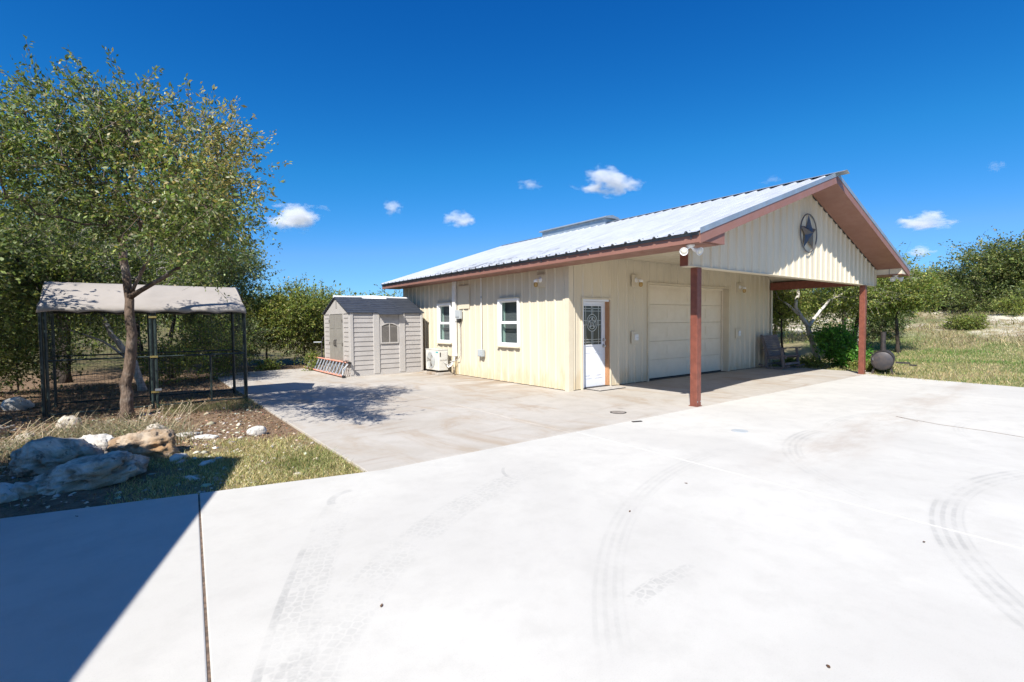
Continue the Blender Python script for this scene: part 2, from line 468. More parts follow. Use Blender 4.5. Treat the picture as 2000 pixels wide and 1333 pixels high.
def ground_mat():
    t = NT('earth_and_turf'); p = t.pos(); x, y, z = t.sep(p)[0], t.sep(p)[1], t.sep(p)[2]
    n1 = t.noise(p, .22, 6, .6, .4); n2 = t.noise(p, 1.3, 6, .65); n3 = t.noise(p, 9, 5, .7); n4 = t.noise(p, 45, 3, .7)
    soil = t.mix(t.rng(n3, .35, .65), (.165, .105, .065), (.235, .165, .11))
    soil = t.mix(t.math('MULTIPLY', t.rng(n4, .5, .68), .6), soil, (.075, .05, .034))
    # meadow east of the drive
    tan = t.mix(t.rng(n3, .3, .7), (.27, .225, .13), (.205, .18, .095))
    grn = t.mix(t.rng(n3, .3, .7), (.135, .165, .055), (.09, .135, .035))
    nb = t.noise(t.scale(p, (.30, .8, 1)), .55, 5, .6, .3)
    mead = t.mix(t.rng(nb, .42, .60), tan, grn)
    mead = t.mix(t.math('MULTIPLY', t.rng(n4, .5, .7), .35), mead, (.13, .10, .06))
    bank = t.math('MULTIPLY', t.rng(x, 20.5, 25), t.rng(x, 42, 34))
    chalk = t.mix(t.rng(n2, .40, .56), (.30, .24, .16), (.58, .53, .43))
    mead = t.mix(t.math('MULTIPLY', bank, t.rng(n1, .36, .56)), mead, chalk)
    far = t.mix(t.rng(n2, .4, .6), (.16, .13, .07), (.12, .12, .05))
    col = t.mix(t.rng(x, 7.0, 8.5), soil, mead)
    col = t.mix(t.rng(x, 45, 60), col, far)
    fy = t.rng(y, 12, 18)
    col = t.mix(fy, col, far)
    # turf corner beside the drive
    yb = t.math('ADD', y, t.math('MULTIPLY', x, -.10))
    turf = t.math('MULTIPLY', t.rng(x, -8.2, -7.0), t.rng(t.math('ADD', y, t.math('MULTIPLY', n2, 1.2)), .1, -.5))
    turf = t.math('MULTIPLY', turf, t.rng(x, 0, -3))
    tc = t.mix(t.rng(n3, .35, .65), (.25, .205, .115), (.185, .18, .075))
    col = t.mix(t.math('MULTIPLY', turf, .8), col, tc)
    h = t.math('ADD', n3, t.math('MULTIPLY', n4, .5))
    return t.fin(t.bsdf(col, .95, 0, .15, h, .6, .03))
M['ground'] = ground_mat()

# ------------------------------------------------------------------ terrain
def gz(x, y):
    x = np.asarray(x, float); y = np.asarray(y, float)
    h = np.full(np.broadcast(x, y).shape, -0.035)
    ramp = np.interp(x, [8, 12.5, 16, 20, 25, 34, 60, 150, 900], [0, 0, .14, .50, 1.08, 1.90, 3.4, 7, 20])
    h = h + ramp * np.interp(y, [-40, 4, 14, 30], [1, 1, .8, .5])
    h = h + np.interp(y, [11, 16, 40, 120, 900], [0, .05, .5, 3.6, 20]) * np.interp(x, [-60, 8, 30], [1, 1, .5])
    h = h + np.interp(x, [-400, -60, -14, -11], [10, 2.0, .1, 0])
    amp = np.interp(x, [7.5, 14, 24, 60], [0, .03, .09, .5]) + np.interp(y, [10.5, 14, 60], [0, .05, .4])
    h = h + amp * (np.sin(x * .9 + 1.3 * np.sin(y * .55)) * .5 + np.sin(y * .8 + x * .33) * .5)
    bed = np.interp(x, [-12, -11, -6.6, -5.9], [0, 1, 1, 0]) * np.interp(y, [-2.2, -1.2, 8, 12], [0, 1, 1, 0])
    h = h + bed * (.02 + .022 * np.sin(x * 3.1 + y * 1.7) + .02 * np.sin(y * 2.7 - x * 1.3))
    return h

def grid_axis(c, near, far, step):
    a = list(np.arange(-near, near + 1e-6, step)); s = step; q = near
    out = []
    while q < far:
        s *= 1.16; q += s; out.append(q)
    return np.array([-v for v in out[::-1]] + a + out) + c
gx = grid_axis(2, 24, 1600, .32); gy = grid_axis(1, 15, 1600, .32)
XX, YY = np.meshgrid(gx, gy)
ZZ = gz(XX, YY)
nx, ny = len(gx), len(gy)
me = bpy.data.meshes.new('ground')
vs = np.stack([XX.ravel(), YY.ravel(), ZZ.ravel()], 1)
ii = (np.arange(ny - 1)[:, None] * nx + np.arange(nx - 1)[None, :]).ravel()
fs = np.stack([ii, ii + 1, ii + nx + 1, ii + nx], 1)
def np_mesh(me, verts, faces, cols=None, smooth=False):
    k = faces.shape[1]
    me.vertices.add(len(verts)); me.vertices.foreach_set('co', verts.astype(np.float32).ravel())
    me.loops.add(faces.size); me.loops.foreach_set('vertex_index', faces.astype(np.int32).ravel())
    me.polygons.add(len(faces)); me.polygons.foreach_set('loop_start', np.arange(0, faces.size, k, dtype=np.int32))
    try: me.polygons.foreach_set('loop_total', np.full(len(faces), k, dtype=np.int32))
    except Exception: pass
    if smooth: me.polygons.foreach_set('use_smooth', np.ones(len(faces), dtype=bool))
    if cols is not None:
        at = me.attributes.new('col', 'FLOAT_COLOR', 'POINT')
        c4 = np.ones((len(verts), 4), np.float32); c4[:, :3] = cols
        at.data.foreach_set('color', c4.ravel())
    me.update(); me.validate()
    return me
np_mesh(me, vs, fs, smooth=True)
tag(link('ground', me, M['ground']), kind='structure', label='earth, turf and meadow rising gently to the right')

# ------------------------------------------------------------------ concrete
def edge_y(x):  # north edge of the drive west of the old slab
    return -3.01 - .2357 * (x + 5.68)
dr = empty('driveway', (0, 0, 0), 'bright new concrete drive with tyre marks in the foreground', None, None, 'structure')
def slabpoly(name, poly, mat, parent, z0=-.11, z1=0.0):
    mb = MB(); mb.prism([(x, y, z0) for x, y in poly], (0, 0, z1 - z0))
    return mb.build(name, mat, parent, bevel=.008)
J1a, J1b = (-7.30, edge_y(-7.30)), (-8.65, -22.0)
def j1(y): return -7.30 + (y + 2.63) * .075
slabpoly('concrete_slab', [(j1(-2.63) - .006, edge_y(-7.3) + .002), (-24, edge_y(-24)), (-24, -22), (j1(-22) - .007, -22)], M['drive'], dr)
slabpoly('concrete_slab', [(j1(-2.63) + .006, edge_y(-7.3)), (j1(-22) + .007, -22), (-3.75, -22), (-2.802, -3.012), (-5.68, -3.012)], M['drive'], dr)
slabpoly('concrete_slab', [(-2.79, -3.012), (-3.738, -22), (3.5, -22), (8.08, -6.22), (8.56, -3.69), (8.92, -3.012)], M['drive'], dr)
MB().prism([(j1(-2.5) - .02, -2.66, -.1), (j1(-22) - .02, -22, -.1), (j1(-22) + .02, -22, -.1), (j1(-2.5) + .02, -2.66, -.1)], (0, 0, .094)).build('joint_filler', M['joint'], dr)
MB().prism([(-2.81, -3.02, -.1), (-3.758, -22, -.1), (-3.73, -22, -.1), (-2.782, -3.02, -.1)], (0, 0, .0985)).build('joint_filler', M['joint_pale'], dr)
MB().tube([(1.66, -5.83, .0015), (1.9, -5.5, .0015), (1.62, -6.1, .0015), (1.56, -6.6, .0015), (1.43, -6.98, .0015)], .003, 4).build('crack', M['joint'], dr)
pad = empty('concrete_apron', (0, 0, 0), 'older tan stained concrete slab round the building', None, None, 'structure')
slabpoly('concrete_slab', [(-5.82, -3.0), (-2.90, -3.0), (-2.90, 10.35), (-5.82, 10.35)], M['slab'], pad)
slabpoly('concrete_slab', [(-2.893, -3.0), (9.42, -3.0), (9.42, 10.35), (-2.893, 10.35)], M['slab'], pad)

# ------------------------------------------------------------------ metal building
W, L, H = 9.50, 8.53, 2.84
XE, SL, ZE = .65, .335, 2.97          # eave overhang, roof slope, roof top at eave
RX = W / 2
YF, YB = -3.60, 8.92
def zt(x): return ZE + SL * ((x + XE) if x <= RX else (W + XE - x))
B = empty('metal_building', (W / 2, L / 2, 0), 'cream ribbed metal workshop with galvanised gable roof and carport', 'building')

PITCH = .3048
def rib_profile(u0, u1, first=.15, h=.030, minor=.004, brk=()):
    """(u, offset) samples of a ribbed sheet between u0 and u1"""
    pts = {}
    def put(u, o):
        if u0 - 1e-6 <= u <= u1 + 1e-6: pts[round(u, 5)] = o
    k0 = int((u0 - first) / PITCH) - 2; k1 = int((u1 - first) / PITCH) + 2
    full = []
    for k in range(k0, k1 + 1):
        c = first + k * PITCH
        full += [(c - .040, 0), (c - .016, h), (c + .016, h), (c + .040, 0)]
        if minor:
            for q in (.102, .203):
                full += [(c + q - .014, 0), (c + q - .006, minor), (c + q + .006, minor), (c + q + .014, 0)]
    fu = [a for a, b in full]; fo = [b for a, b in full]
    for u, o in full: put(u, o)
    for u in (u0, u1, *brk):
        if u0 <= u <= u1: pts[round(u, 5)] = float(np.interp(u, fu, fo))
    return sorted(pts.items())

def ribbed(name, org, ud, vd, nd, u0, u1, v0, v1, mat, parent, holes=(), sheet=PITCH * 3, first=.15, h=.030, minor=.004, extra=()):
    """ribbed cladding cut into sheets; v0/v1 numbers or functions of u; holes: (ua,ub,va,vb)"""
    org, ud, vd, nd = map(Vector, (org, ud, vd, nd))
    f0 = v0 if callable(v0) else (lambda u: v0)
    f1 = v1 if callable(v1) else (lambda u: v1)
    a = u0
    while a < u1 - 1e-4:
        b = min(u1, first - .15 + sheet * (math.floor((a - first + .15) / sheet + 1e-4) + 1))
        if u1 - b < .06: b = u1
        brk = [q for hh in holes for q in hh[:2]] + list(extra)
        pr = rib_profile(a, b, first, h, minor, brk)
        mb = MB()
        for (ua, oa), (ub, ob) in zip(pr, pr[1:]):
            iv = [(0, 1, True, True)]
            segs = [(f0, f1)]
            mid = (ua + ub) / 2
            hs_ = [hh for hh in holes if hh[0] - 1e-6 < mid < hh[1] + 1e-6]
            cuts = sorted((hh[2], hh[3]) for hh in hs_)
            cur0 = f0
            pieces = []
            for (c0, c1) in cuts:
                if c0 > f0(mid) + 1e-4: pieces.append((cur0, (lambda u, q=c0: q)))
                cur0 = (lambda u, q=c1: q)
            pieces.append((cur0, f1))
            for g0, g1 in pieces:
                P = lambda u, v, o: org + ud * u + vd * v + nd * o
                q = [P(ua, g0(ua), oa), P(ub, g0(ub), ob), P(ub, g1(ub), ob), P(ua, g1(ua), oa)]
                mb.add(q, [(0, 1, 2, 3)])
        me = bpy.data.meshes.new(name); me.from_pydata(mb.v, [], mb.f)
        link(name, me, mat, parent)
        a = b

WIN = [(1.77, 2.66), (5.12, 5.96)]; WZ0, WZ1 = .945, 2.17
DX0, DX1, DZ = .41, 1.335, 2.08
GX0, GX1, GZ = 2.82, 6.72, 2.52
ribbed('siding_sheet', (0, 0, 0), (0, 1, 0), (0, 0, 1), (-1, 0, 0), .09, L, .015, H + .05, M['siding'], B, [(a, b, WZ0, WZ1) for a, b in WIN])
ribbed('siding_sheet', (0, 0, 0), (1, 0, 0), (0, 0, 1), (0, -1, 0), .09, W - .05, .015, lambda x: min(3.2, zt(x) - .1), M['siding'], B,
       [(DX0, DX1, -.1, DZ), (GX0, GX1, -.1, GZ)], extra=(.3, .36))
ribbed('siding_sheet', (W, 0, 0), (0, 1, 0), (0, 0, 1), (1, 0, 0), 0, L, .015, H + .05, M['siding'], B, sheet=PITCH * 9)
ribbed('siding_sheet', (0, L, 0), (1, 0, 0), (0, 0, 1), (0, 1, 0), 0, W, .015, lambda x: zt(x) - .08, M['siding'], B, sheet=PITCH * 9, extra=(RX,))
# corner trims
mb = MB(); mb.box(-.036, -.030, -.036, .10, 0, H); mb.box(-.030, .10, -.036, -.030, 0, H + .1); mb.build('corner_trim', M['trim_cream'], B)
mb = MB(); mb.box(W + .030, W + .036, -.036, .10, 0, H); mb.box(W - .10, W + .030, -.036, -.030, 0, H); mb.build('corner_trim', M['trim_cream'], B)
MB().box(.0, W, .0, L, -.02, .003).build('floor_slab', M['dark'], B)
MB().box(.02, W - .02, .02, L - .02, 2.90, 2.92).build('inner_ceiling', M['white'], B)
MB().box(2.6, 2.64, .6, L - .1, 0, 2.9).build('inner_partition', M['white'], B)

# windows
for (a, b) in WIN:
    wd = empty('window', (0, 0, 0)); wd.parent = B; wd.location = Vector((0, (a + b) / 2, (WZ0 + WZ1) / 2)) - B.location
    t_ = .055; x0, x1 = -.052, .05
    mb = MB(); mb.box(x0, x1, a, b, WZ0, WZ0 + t_); mb.box(x0, x1, a, b, WZ1 - t_, WZ1)
    mb.box(x0, x1, a, a + t_, WZ0 + t_, WZ1 - t_); mb.box(x0, x1, b - t_, b, WZ0 + t_, WZ1 - t_); mb.build('frame', M['vinyl'], wd, bevel=.004)
    mid = (WZ0 + WZ1) / 2
    for (z0, z1, xo) in ((WZ0 + t_, mid, -.012), (mid, WZ1 - t_, .012)):
        s_ = .034; c0, c1 = a + t_, b - t_
        mb = MB(); mb.box(xo, xo + .024, c0, c1, z0, z0 + s_); mb.box(xo, xo + .024, c0, c1, z1 - s_, z1)
        mb.box(xo, xo + .024, c0, c0 + s_, z0 + s_, z1 - s_); mb.box(xo, xo + .024, c1 - s_, c1, z0 + s_, z1 - s_)
        mb.build('sash', M['vinyl'], wd, bevel=.003)
        MB().add([(xo + .012, c0 + s_ - .004, z0 + s_ - .004), (xo + .012, c1 - s_ + .004, z0 + s_ - .004), (xo + .012, c1 - s_ + .004, z1 - s_ + .004), (xo + .012, c0 + s_ - .004, z1 - s_ + .004)], [(0, 1, 2, 3)]).build('pane', M['glass'], wd)
    mb = MB(); mb.box(.052, .19, a, a + .02, WZ0, WZ1); mb.box(.052, .19, b - .02, b, WZ0, WZ1); mb.box(.052, .19, a + .02, b - .02, WZ0, WZ0 + .02); mb.box(.052, .19, a + .02, b - .02, WZ1 - .02, WZ1)
    mb.build('reveal', M['reveal'], wd)
    MB().box(.192, .196, a - .02, b + .02, WZ0 - .02, WZ1 + .02).build('blind', M['blind'], wd)
    MB().box(-.085, -.035, a - .03, b + .03, WZ0 - .035, WZ0 - .002).build('sill', M['trim_cream'], wd, bevel=.004)
    MB().box(-.07, -.035, a - .02, b + .02, WZ1 + .002, WZ1 + .03).build('drip_cap', M['trim_cream'], wd)

# entry door
dd = empty('entry_door'); dd.parent = B; dd.location = Vector(((DX0 + DX1) / 2, .1, 0)) - B.location
mb = MB(); mb.box(DX0 - .035, DX0, -.038, .16, 0, DZ + .035); mb.box(DX0, DX1, -.038, .16, DZ, DZ + .035); mb.build('frame', M['trim_cream'], dd)
mb = MB(); mb.box(DX0 + .001, DX0 + .045, -.02, .16, 0, DZ - .045); mb.box(DX0 + .001, DX1 - .03, -.02, .16, DZ - .045, DZ - .001); mb.build('white_jamb', M['whitedoor'], dd, bevel=.003)
MB().box(DX1 - .030, DX1 - .001, -.01, .16, 0, DZ - .002).build('wooden_jamb', M['wood_jamb'], dd)
MB().box(DX1, DX1 + .04, -.038, .16, 0, DZ + .035).build('frame', M['trim_cream'], dd)
px0, px1, py = DX0 + .047, DX1 - .033, .105
pw = px1 - px0
lz0, lz1 = 1.02, 1.93; lx0_, lx1_ = px0 + .10, px1 - .13
lf = MB()
lf.box(px0, lx0_, py, py + .045, .02, DZ - .05); lf.box(lx1_, px1, py, py + .045, .02, DZ - .05)
lf.box(lx0_, lx1_, py, py + .045, .02, lz0); lf.box(lx0_, lx1_, py, py + .045, lz1, DZ - .05)
lf.build('door_leaf', M['whitedoor'], dd)
for q in range(2):
    w_ = (pw - .30) / 2; xa = px0 + .10 + q * (w_ + .10)
    mb = MB()
    mb.box(xa, xa + w_, py - .006, py - .001, .22, .245); mb.box(xa, xa + w_, py - .006, py - .001, .825, .85)
    mb.box(xa, xa + .025, py - .006, py - .001, .245, .825); mb.box(xa + w_ - .025, xa + w_, py - .006, py - .001, .245, .825)
    mb.box(xa + .06, xa + w_ - .06, py - .008, py - .001, .29, .78)
    mb.build('raised_panel', M['whitedoor'], dd, bevel=.003)
mb = MB(); g_ = .026
mb.box(lx0_ - g_, lx1_ + g_, py - .014, py - .001, lz0 - g_, lz0); mb.box(lx0_ - g_, lx1_ + g_, py - .014, py - .001, lz1, lz1 + g_)
mb.box(lx0_ - g_, lx0_, py - .014, py - .001, lz0, lz1); mb.box(lx1_, lx1_ + g_, py - .014, py - .001, lz0, lz1)
mb.build('glass_frame', M['whitedoor'], dd, bevel=.004)
MB().box(lx0_, lx1_, py + .012, py + .02, lz0, lz1).build('glass_pane', M['doorglass'], dd)
cx_, cz_ = (lx0_ + lx1_) / 2, (lz0 + lz1) / 2 + .06
lw = lx1_ - lx0_
cm = MB(); yc = py + .008
def cbar(x0, z0, x1, z1, w=.010): cm.bar((x0, yc, z0), (x1, yc, z1), w, .008, (0, 1, 0))
for q in (.09, lw - .09): cbar(lx0_ + q, lz0, lx0_ + q, lz1)
for q in (.06, .12, lz1 - lz0 - .06, lz1 - lz0 - .12): cbar(lx0_, lz0 + q, lx1_, lz0 + q)
RO, RI = .20, .145
for sgn in (-1, 1):
    cbar(cx_ + sgn * .022, lz0, cx_ + sgn * .022, cz_ - RO); cbar(cx_ + sgn * .022, cz_ + RO, cx_ + sgn * .022, lz1)
    cbar(lx0_, cz_ + sgn * .05, cx_ - RO * .78, cz_ + sgn * .05); cbar(cx_ + RO * .78, cz_ + sgn * .05, lx1_, cz_ + sgn * .05)
for rr_, w in ((RO, .013), (RI, .011)):
    for k in range(28):
        a0, a1 = 2 * math.pi * k / 28, 2 * math.pi * (k + 1) / 28
        cbar(cx_ + rr_ * .88 * math.cos(a0), cz_ + rr_ * math.sin(a0), cx_ + rr_ * .88 * math.cos(a1), cz_ + rr_ * math.sin(a1), w)
sp = []
for k in range(10):
    rr_ = RI if k % 2 == 0 else RI * .42
    a = math.pi / 2 + k * math.pi / 5
    sp.append((cx_ + rr_ * .88 * math.cos(a), cz_ + rr_ * math.sin(a)))
for k in range(10):
    cbar(*sp[k], *sp[(k + 1) % 10], .012)
    if k % 2 == 0: cbar(*sp[k], cx_, cz_, .007)
cm.build('leaded_star', M['came'], dd)
for zz, r_ in ((1.12, .030), (.975, .034)):
    kb = MB(); kb.lathe([(r_ + .006, 0), (r_ + .006, .010), (.014, .014), (.014, .035), (r_ * .8, .045), (r_ * .85, .062), (r_ * .5, .072)], (px1 - .062, py, zz), (0, -1, 0), 14)
    kb.build('knob' if zz < 1 else 'deadbolt', M['steel'], dd, smooth='auto')
MB().box(DX0, DX1, -.02, .16, .004, .03).build('threshold', M['blackiron'], dd)

# garage door
gd = empty('garage_door'); gd.parent = B; gd.location = Vector(((GX0 + GX1) / 2, .2, 0)) - B.location
mb = MB(); mb.box(GX0 - .045, GX0, -.040, .30, 0, GZ + .045); mb.box(GX0, GX1, -.040, .30, GZ, GZ + .045); mb.box(GX1, GX1 + .045, -.040, .30, 0, GZ + .045)
mb.build('door_surround', M['trim_cream'], gd)
mb = MB(); mb.box(GX0 + .001, GX0 + .055, .155, .185, 0, GZ - .06); mb.box(GX1 - .055, GX1 - .001, .155, .185, 0, GZ - .06); mb.box(GX0 + .001, GX1 - .001, .155, .185, GZ - .06, GZ - .001)
mb.build('weather_stop', M['gdoor'], gd)
nsec = 5; zs0, zs1 = .03, GZ - .01; hsec = (zs1 - zs0) / nsec
for k in range(nsec):
    z0 = zs0 + k * hsec; z1 = z0 + hsec - .006
    mb = MB(); mb.box(GX0 + .01, GX1 - .01, .20, .25, z0, z1)
    npan = 4; pwid = (GX1 - GX0 - .12) / npan
    for q in range(npan):
        xa = GX0 + .06 + q * pwid + .07; xb = xa + pwid - .14
        za, zb = z0 + .085, z1 - .085
        mb.prism([(xa, .1995, za), (xb, .1995, za), (xb, .1995, zb), (xa, .1995, zb)], (0, -.003, 0))
        i_ = .03
        mb.prism([(xa + i_, .196, za + i_), (xb - i_, .196, za + i_), (xb - i_, .196, zb - i_), (xa + i_, .196, zb - i_)], (0, -.006, 0))
    mb.box(GX0 + .01, GX1 - .01, .194, .2, z1 - .028, z1 - .012)
    mb.build('door_section', M['gdoor'], gd, bevel=.003)
MB().box(GX0 + .01, GX1 - .01, .19, .25, .002, .028).build('bottom_seal', M['rubber'], gd)

# roof
def slopevec(s): return Vector((1, 0, SL)).normalized() if s < 0 else Vector((-1, 0, SL)).normalized()
for s in (-1, 1):
    xo = -XE if s < 0 else W + XE
    sv = slopevec(s)
    nv = Vector((-SL, 0, 1)).normalized() if s < 0 else Vector((SL, 0, 1)).normalized()
    ln = (RX + XE) / sv.x if s < 0 else (RX + XE) / -sv.x
    ribbed('roof_sheet', Vector((xo, YF, ZE)), (0, 1, 0), sv, nv, 0, YB - YF, -.05, ln - .01, M['roof'], B, first=.20, h=.034, minor=.003)
# ridge cap
mb = MB()
for s in (-1, 1):
    p0 = Vector((RX, 0, ZE + SL * (RX + XE) + .048)); dv = Vector((s, 0, -SL)).normalized()
    a = p0; b = p0 + dv * .17
    y0, y1 = YF - .20, YB + .05
    mb.add([(a.x, y0, a.z), (b.x, y0, b.z), (b.x, y1, b.z), (a.x, y1, a.z), (a.x, y0, a.z + .004), (b.x, y0, b.z + .004), (b.x, y1, b.z + .004), (a.x, y1, a.z + .004)],
           [(0, 1, 2, 3), (4, 7, 6, 5), (0, 4, 5, 1), (1, 5, 6, 2), (2, 6, 7, 3)])
mb.build('ridge_cap', M['flash'], B)
# ridge vent
rv = empty('ridge_vent'); rv.parent = B; rzz = zt(RX); rv.location = Vector((RX, 4.5, rzz)) - B.location
mb = MB()
mb.prism([(RX - .26, 2.95, rzz - .08), (RX - .26, 2.95, rzz + .13), (RX + .26, 2.95, rzz + .13), (RX + .26, 2.95, rzz - .08)], (0, 3.1, 0)); mb.build('vent_throat', M['flash'], rv)
mb = MB(); mb.prism([(RX - .36, 2.85, rzz + .135), (RX - .30, 2.85, rzz + .185), (RX, 2.85, rzz + .24), (RX + .30, 2.85, rzz + .185), (RX + .36, 2.85, rzz + .135)], (0, 3.3, 0)); mb.build('vent_hood', M['flash'], rv)
# eave fascia, trims, soffits
for s in (-1, 1):
    xo = -XE if s < 0 else W + XE
    q = .03 * -s
    xa, xb = sorted((xo + q, xo + 2 * q))
    MB().box(xa, xb, YF + .012, YB - .03, ZE - .17, ZE - .018).build('eave_fascia', M['brown'], B)
    xa, xb = sorted((xo - .012 * -s * -1 * 0 + .006 * -s, xo + q - .003 * -s))
    MB().box(xa, xb, YF + .01, YB, ZE - .055, ZE - .012).build('eave_trim', M['eavetrim'], B)
    xa, xb = sorted((xo + 2 * q, .0 if s < 0 else W))
    MB().box(xa, xb, -2.83 if s > 0 else YF + .05, YB - .03, ZE - .168, ZE - .150).build('eave_soffit', M['brown'], B)
    # closure strips between ribs at the eave
    mbc = MB()
    k = 0; yk = YF + .20
    while yk < YB:
        mbc.box(*sorted((xo + .004 * -s, xo + .02 * -s)), yk - .034, yk + .034, ZE - .012, ZE + .030)
        yk += PITCH
    tag(mbc.build('rib_closure', M['eavetrim'], B), kind='stuff')
# gutter hangers / straps
for yk in (-3.45, -1.2, .2, 2.6, 6.1):
    mb = MB(); mb.box(-XE + .012, -XE + .028, yk - .012, yk + .012, ZE - .10, ZE - .015); mb.build('fascia_strap', M['eavetrim'], B)
def slanted(xa, xb, y0, y1, d0, d1, name, mat):
    """bar following the roof line between xa and xb, from zt-d0 down to zt-d1"""
    mb = MB(); za, zb = zt(xa), zt(xb)
    mb.prism([(xa, y0, za - d1), (xb, y0, zb - d1), (xb, y0, zb - d0), (xa, y0, za - d0)], (0, y1 - y0, 0))
    return mb.build(name, mat, B)
for (xa, xb) in ((-XE + .03, RX), (RX, W + XE - .03)):
    slanted(xa, xb, YF - .012, YF + .011, .03, .20, 'rake_fascia', M['brown'])
    slanted(xa - (.02 if xa < RX else 0), xb + (.02 if xa >= RX else 0), YF - .022, YF - .013, -.045, .045, 'rake_trim', M['flash'])
    slanted(xa + (.03 if xa < RX else 0), xb - (.03 if xa >= RX else 0), YF + .012, -2.995, .175, .195, 'rake_soffit', M['brown'])
    slanted(xa, xb, YB - .03, YB, .03, .20, 'rake_fascia', M['brown'])
MB().add([(RX - .03, YF - .016, zt(RX) - .02), (RX + .03, YF - .016, zt(RX) - .02), (RX + .12, YF - .016, zt(RX) - .10), (RX, YF - .016, zt(RX) - .21), (RX - .015, YF - .016, zt(RX) - .05)], [(0, 1, 2, 3, 4)]).build('apex_plate', M['brown'], B)
# boxed eave return at the near front corner
xr = .13
MB().prism([(-XE + .062, YF + .014, ZE - .148), (xr, YF + .014, ZE - .148), (xr, YF + .014, zt(xr) - .20), (-XE + .1, YF + .014, zt(-XE + .1) - .175)], (0, .58, 0)).build('eave_return', M['brown'], B)
# far side eave return: cream inner cheek, brown underside
MB().prism([(W + .005, YF + .014, ZE - .135), (W + XE - .064, YF + .014, ZE - .135), (W + XE - .1, YF + .014, zt(W + XE - .1) - .178), (W + .005, YF + .014, zt(W + .005) - .198)], (0, .60, 0)).build('eave_return', M['trim_cream'], B)
MB().box(W - .01, W + XE - .062, YF + .012, -2.83, ZE - .152, ZE - .137).build('eave_soffit', M['brown'], B)
MB().box(W - .002, W + .004, -3.30, -3.29, ZE - .135, zt(W) - .2).build('closure_seam', M['eavetrim'], B)
# carport gable screen
GY, GB = -2.96, 2.53
ribbed('gable_sheet', (0, GY, 0), (1, 0, 0), (0, 0, 1), (0, -1, 0), .05, W - .03, GB, lambda x: zt(x) - .196, M['siding_clean'], B, first=.16, extra=(RX,))
MB().prism([(.05, GY + .004, GB), (W - .03, GY + .004, GB), (W - .03, GY + .004, zt(W - .03) - .2), (RX, GY + .004, zt(RX) - .2), (.05, GY + .004, zt(.05) - .2)], (0, .14, 0)).build('gable_frame', M['post'], B)
MB().box(.04, W - .02, GY - .036, GY + .15, GB - .012, GB - .001).build('gable_base_trim', M['trim_cream'], B)
MB().box(.02, .049, GY - .002, GY + .15, GB, zt(.05) - .2).build('gable_end_cap', M['post'], B)
MB().box(.034, .049, GY - .036, GY - .003, GB, zt(.05) - .2).build('gable_corner_trim', M['trim_cream'], B)
MB().box(W - .029, W - .014, GY - .036, GY + .15, GB, zt(.05) - .2).build('gable_corner_trim', M['trim_cream'], B)
# carport ceiling
ribbed('ceiling_sheet', (0, 0, 3.09), (1, 0, 0), (0, 1, 0), (0, 0, -1), .45, W - .45, GY + .16, -.04, M['siding_clean'], B, h=.018)
for s in (0, 1):
    xa, xb = (0.0, .45) if s == 0 else (W, W - .45)
    MB().add([(xa, GY + .16, 2.835), (xb, GY + .16, 3.09), (xb, -.035, 3.09), (xa, -.035, 2.835)], [(0, 1, 2, 3)]).build('ceiling_cheek', M['siding_clean'], B)
MB().box(W - .16, W - .02, GY + .16, -.04, 2.56, 2.80).build('carport_beam', M['post'], B)
for pxx in (.385, 8.74):
    cp = empty('carport_post'); cp.parent = B; cp.location = Vector((pxx, GY + .06, 0)) - B.location
    MB().box(pxx - .07, pxx + .07, GY - .01, GY + .13, .002, GB - .013).build('shaft', M['post'], cp, bevel=.008)
    MB().box(pxx - .085, pxx + .085, GY - .025, GY + .145, .001, .012).build('base_plate', M['post'], cp)
    for a_ in (-.05, .05):
        MB().lathe([(.012, 0), (.012, .008)], (pxx + a_, GY - .011, .09), (0, -1, 0), 6).build('rivet', M['steel'], cp)

# ------------------------------------------------------------------ fixtures on the walls
def wall_lamp(label, org, nrm, side):
    """square plate with a lamp arm and small jar shade"""
    n = Vector(nrm); s = Vector(side); o = Vector(org); z = Vector((0, 0, 1))
    rt = empty('wall_lamp', o, label, 'lamp', 'jar lamps on square wall plates')
    mb = MB(); c = o + n * .044
    mb.bar(c - s * .155, c + s * .155, .30, .022, n); mb.build('mounting_plate', M['trim_cream'], rt, bevel=.006)
    a = o + n * .057 + z * .02
    mb = MB(); mb.lathe([(.062, 0), (.062, .015), (.045, .03), (.02, .035)], a, n, 18); mb.tube([a + n * .03, a + n * .08 + z * .012, a + n * .13, a + n * .145 - z * .03], .016, 10)
    mb.build('arm', M['white'], rt, smooth='auto')
    b = a + n * .145 - z * .02
    MB().lathe([(.02, .02), (.05, .012), (.054, -.03), (.048, -.045)], b, z, 18).build('lamp_cap', M['white'], rt, smooth='auto')
    MB().lathe([(.040, -.046), (.050, -.09), (.048, -.13), (.030, -.155), (.008, -.16)], b, z, 18).build('glass_jar', M['lampglass'], rt, smooth=True)
    MB().lathe([(.012, -.046), (.024, -.075), (.026, -.10), (.012, -.125)], b, z, 12).build('bulb', M['bone'], rt, smooth=True)
wall_lamp('jar lamp on cream plate on sunlit side wall near the building corner', (0, .90, 2.54), (-1, 0, 0), (0, 1, 0))
wall_lamp('jar lamp on cream plate between the white entry door and garage door', (2.27, 0, 2.57), (0, -1, 0), (1, 0, 0))
wall_lamp('jar lamp on cream plate to the right of the garage door', (7.31, 0, 2.57), (0, -1, 0), (1, 0, 0))
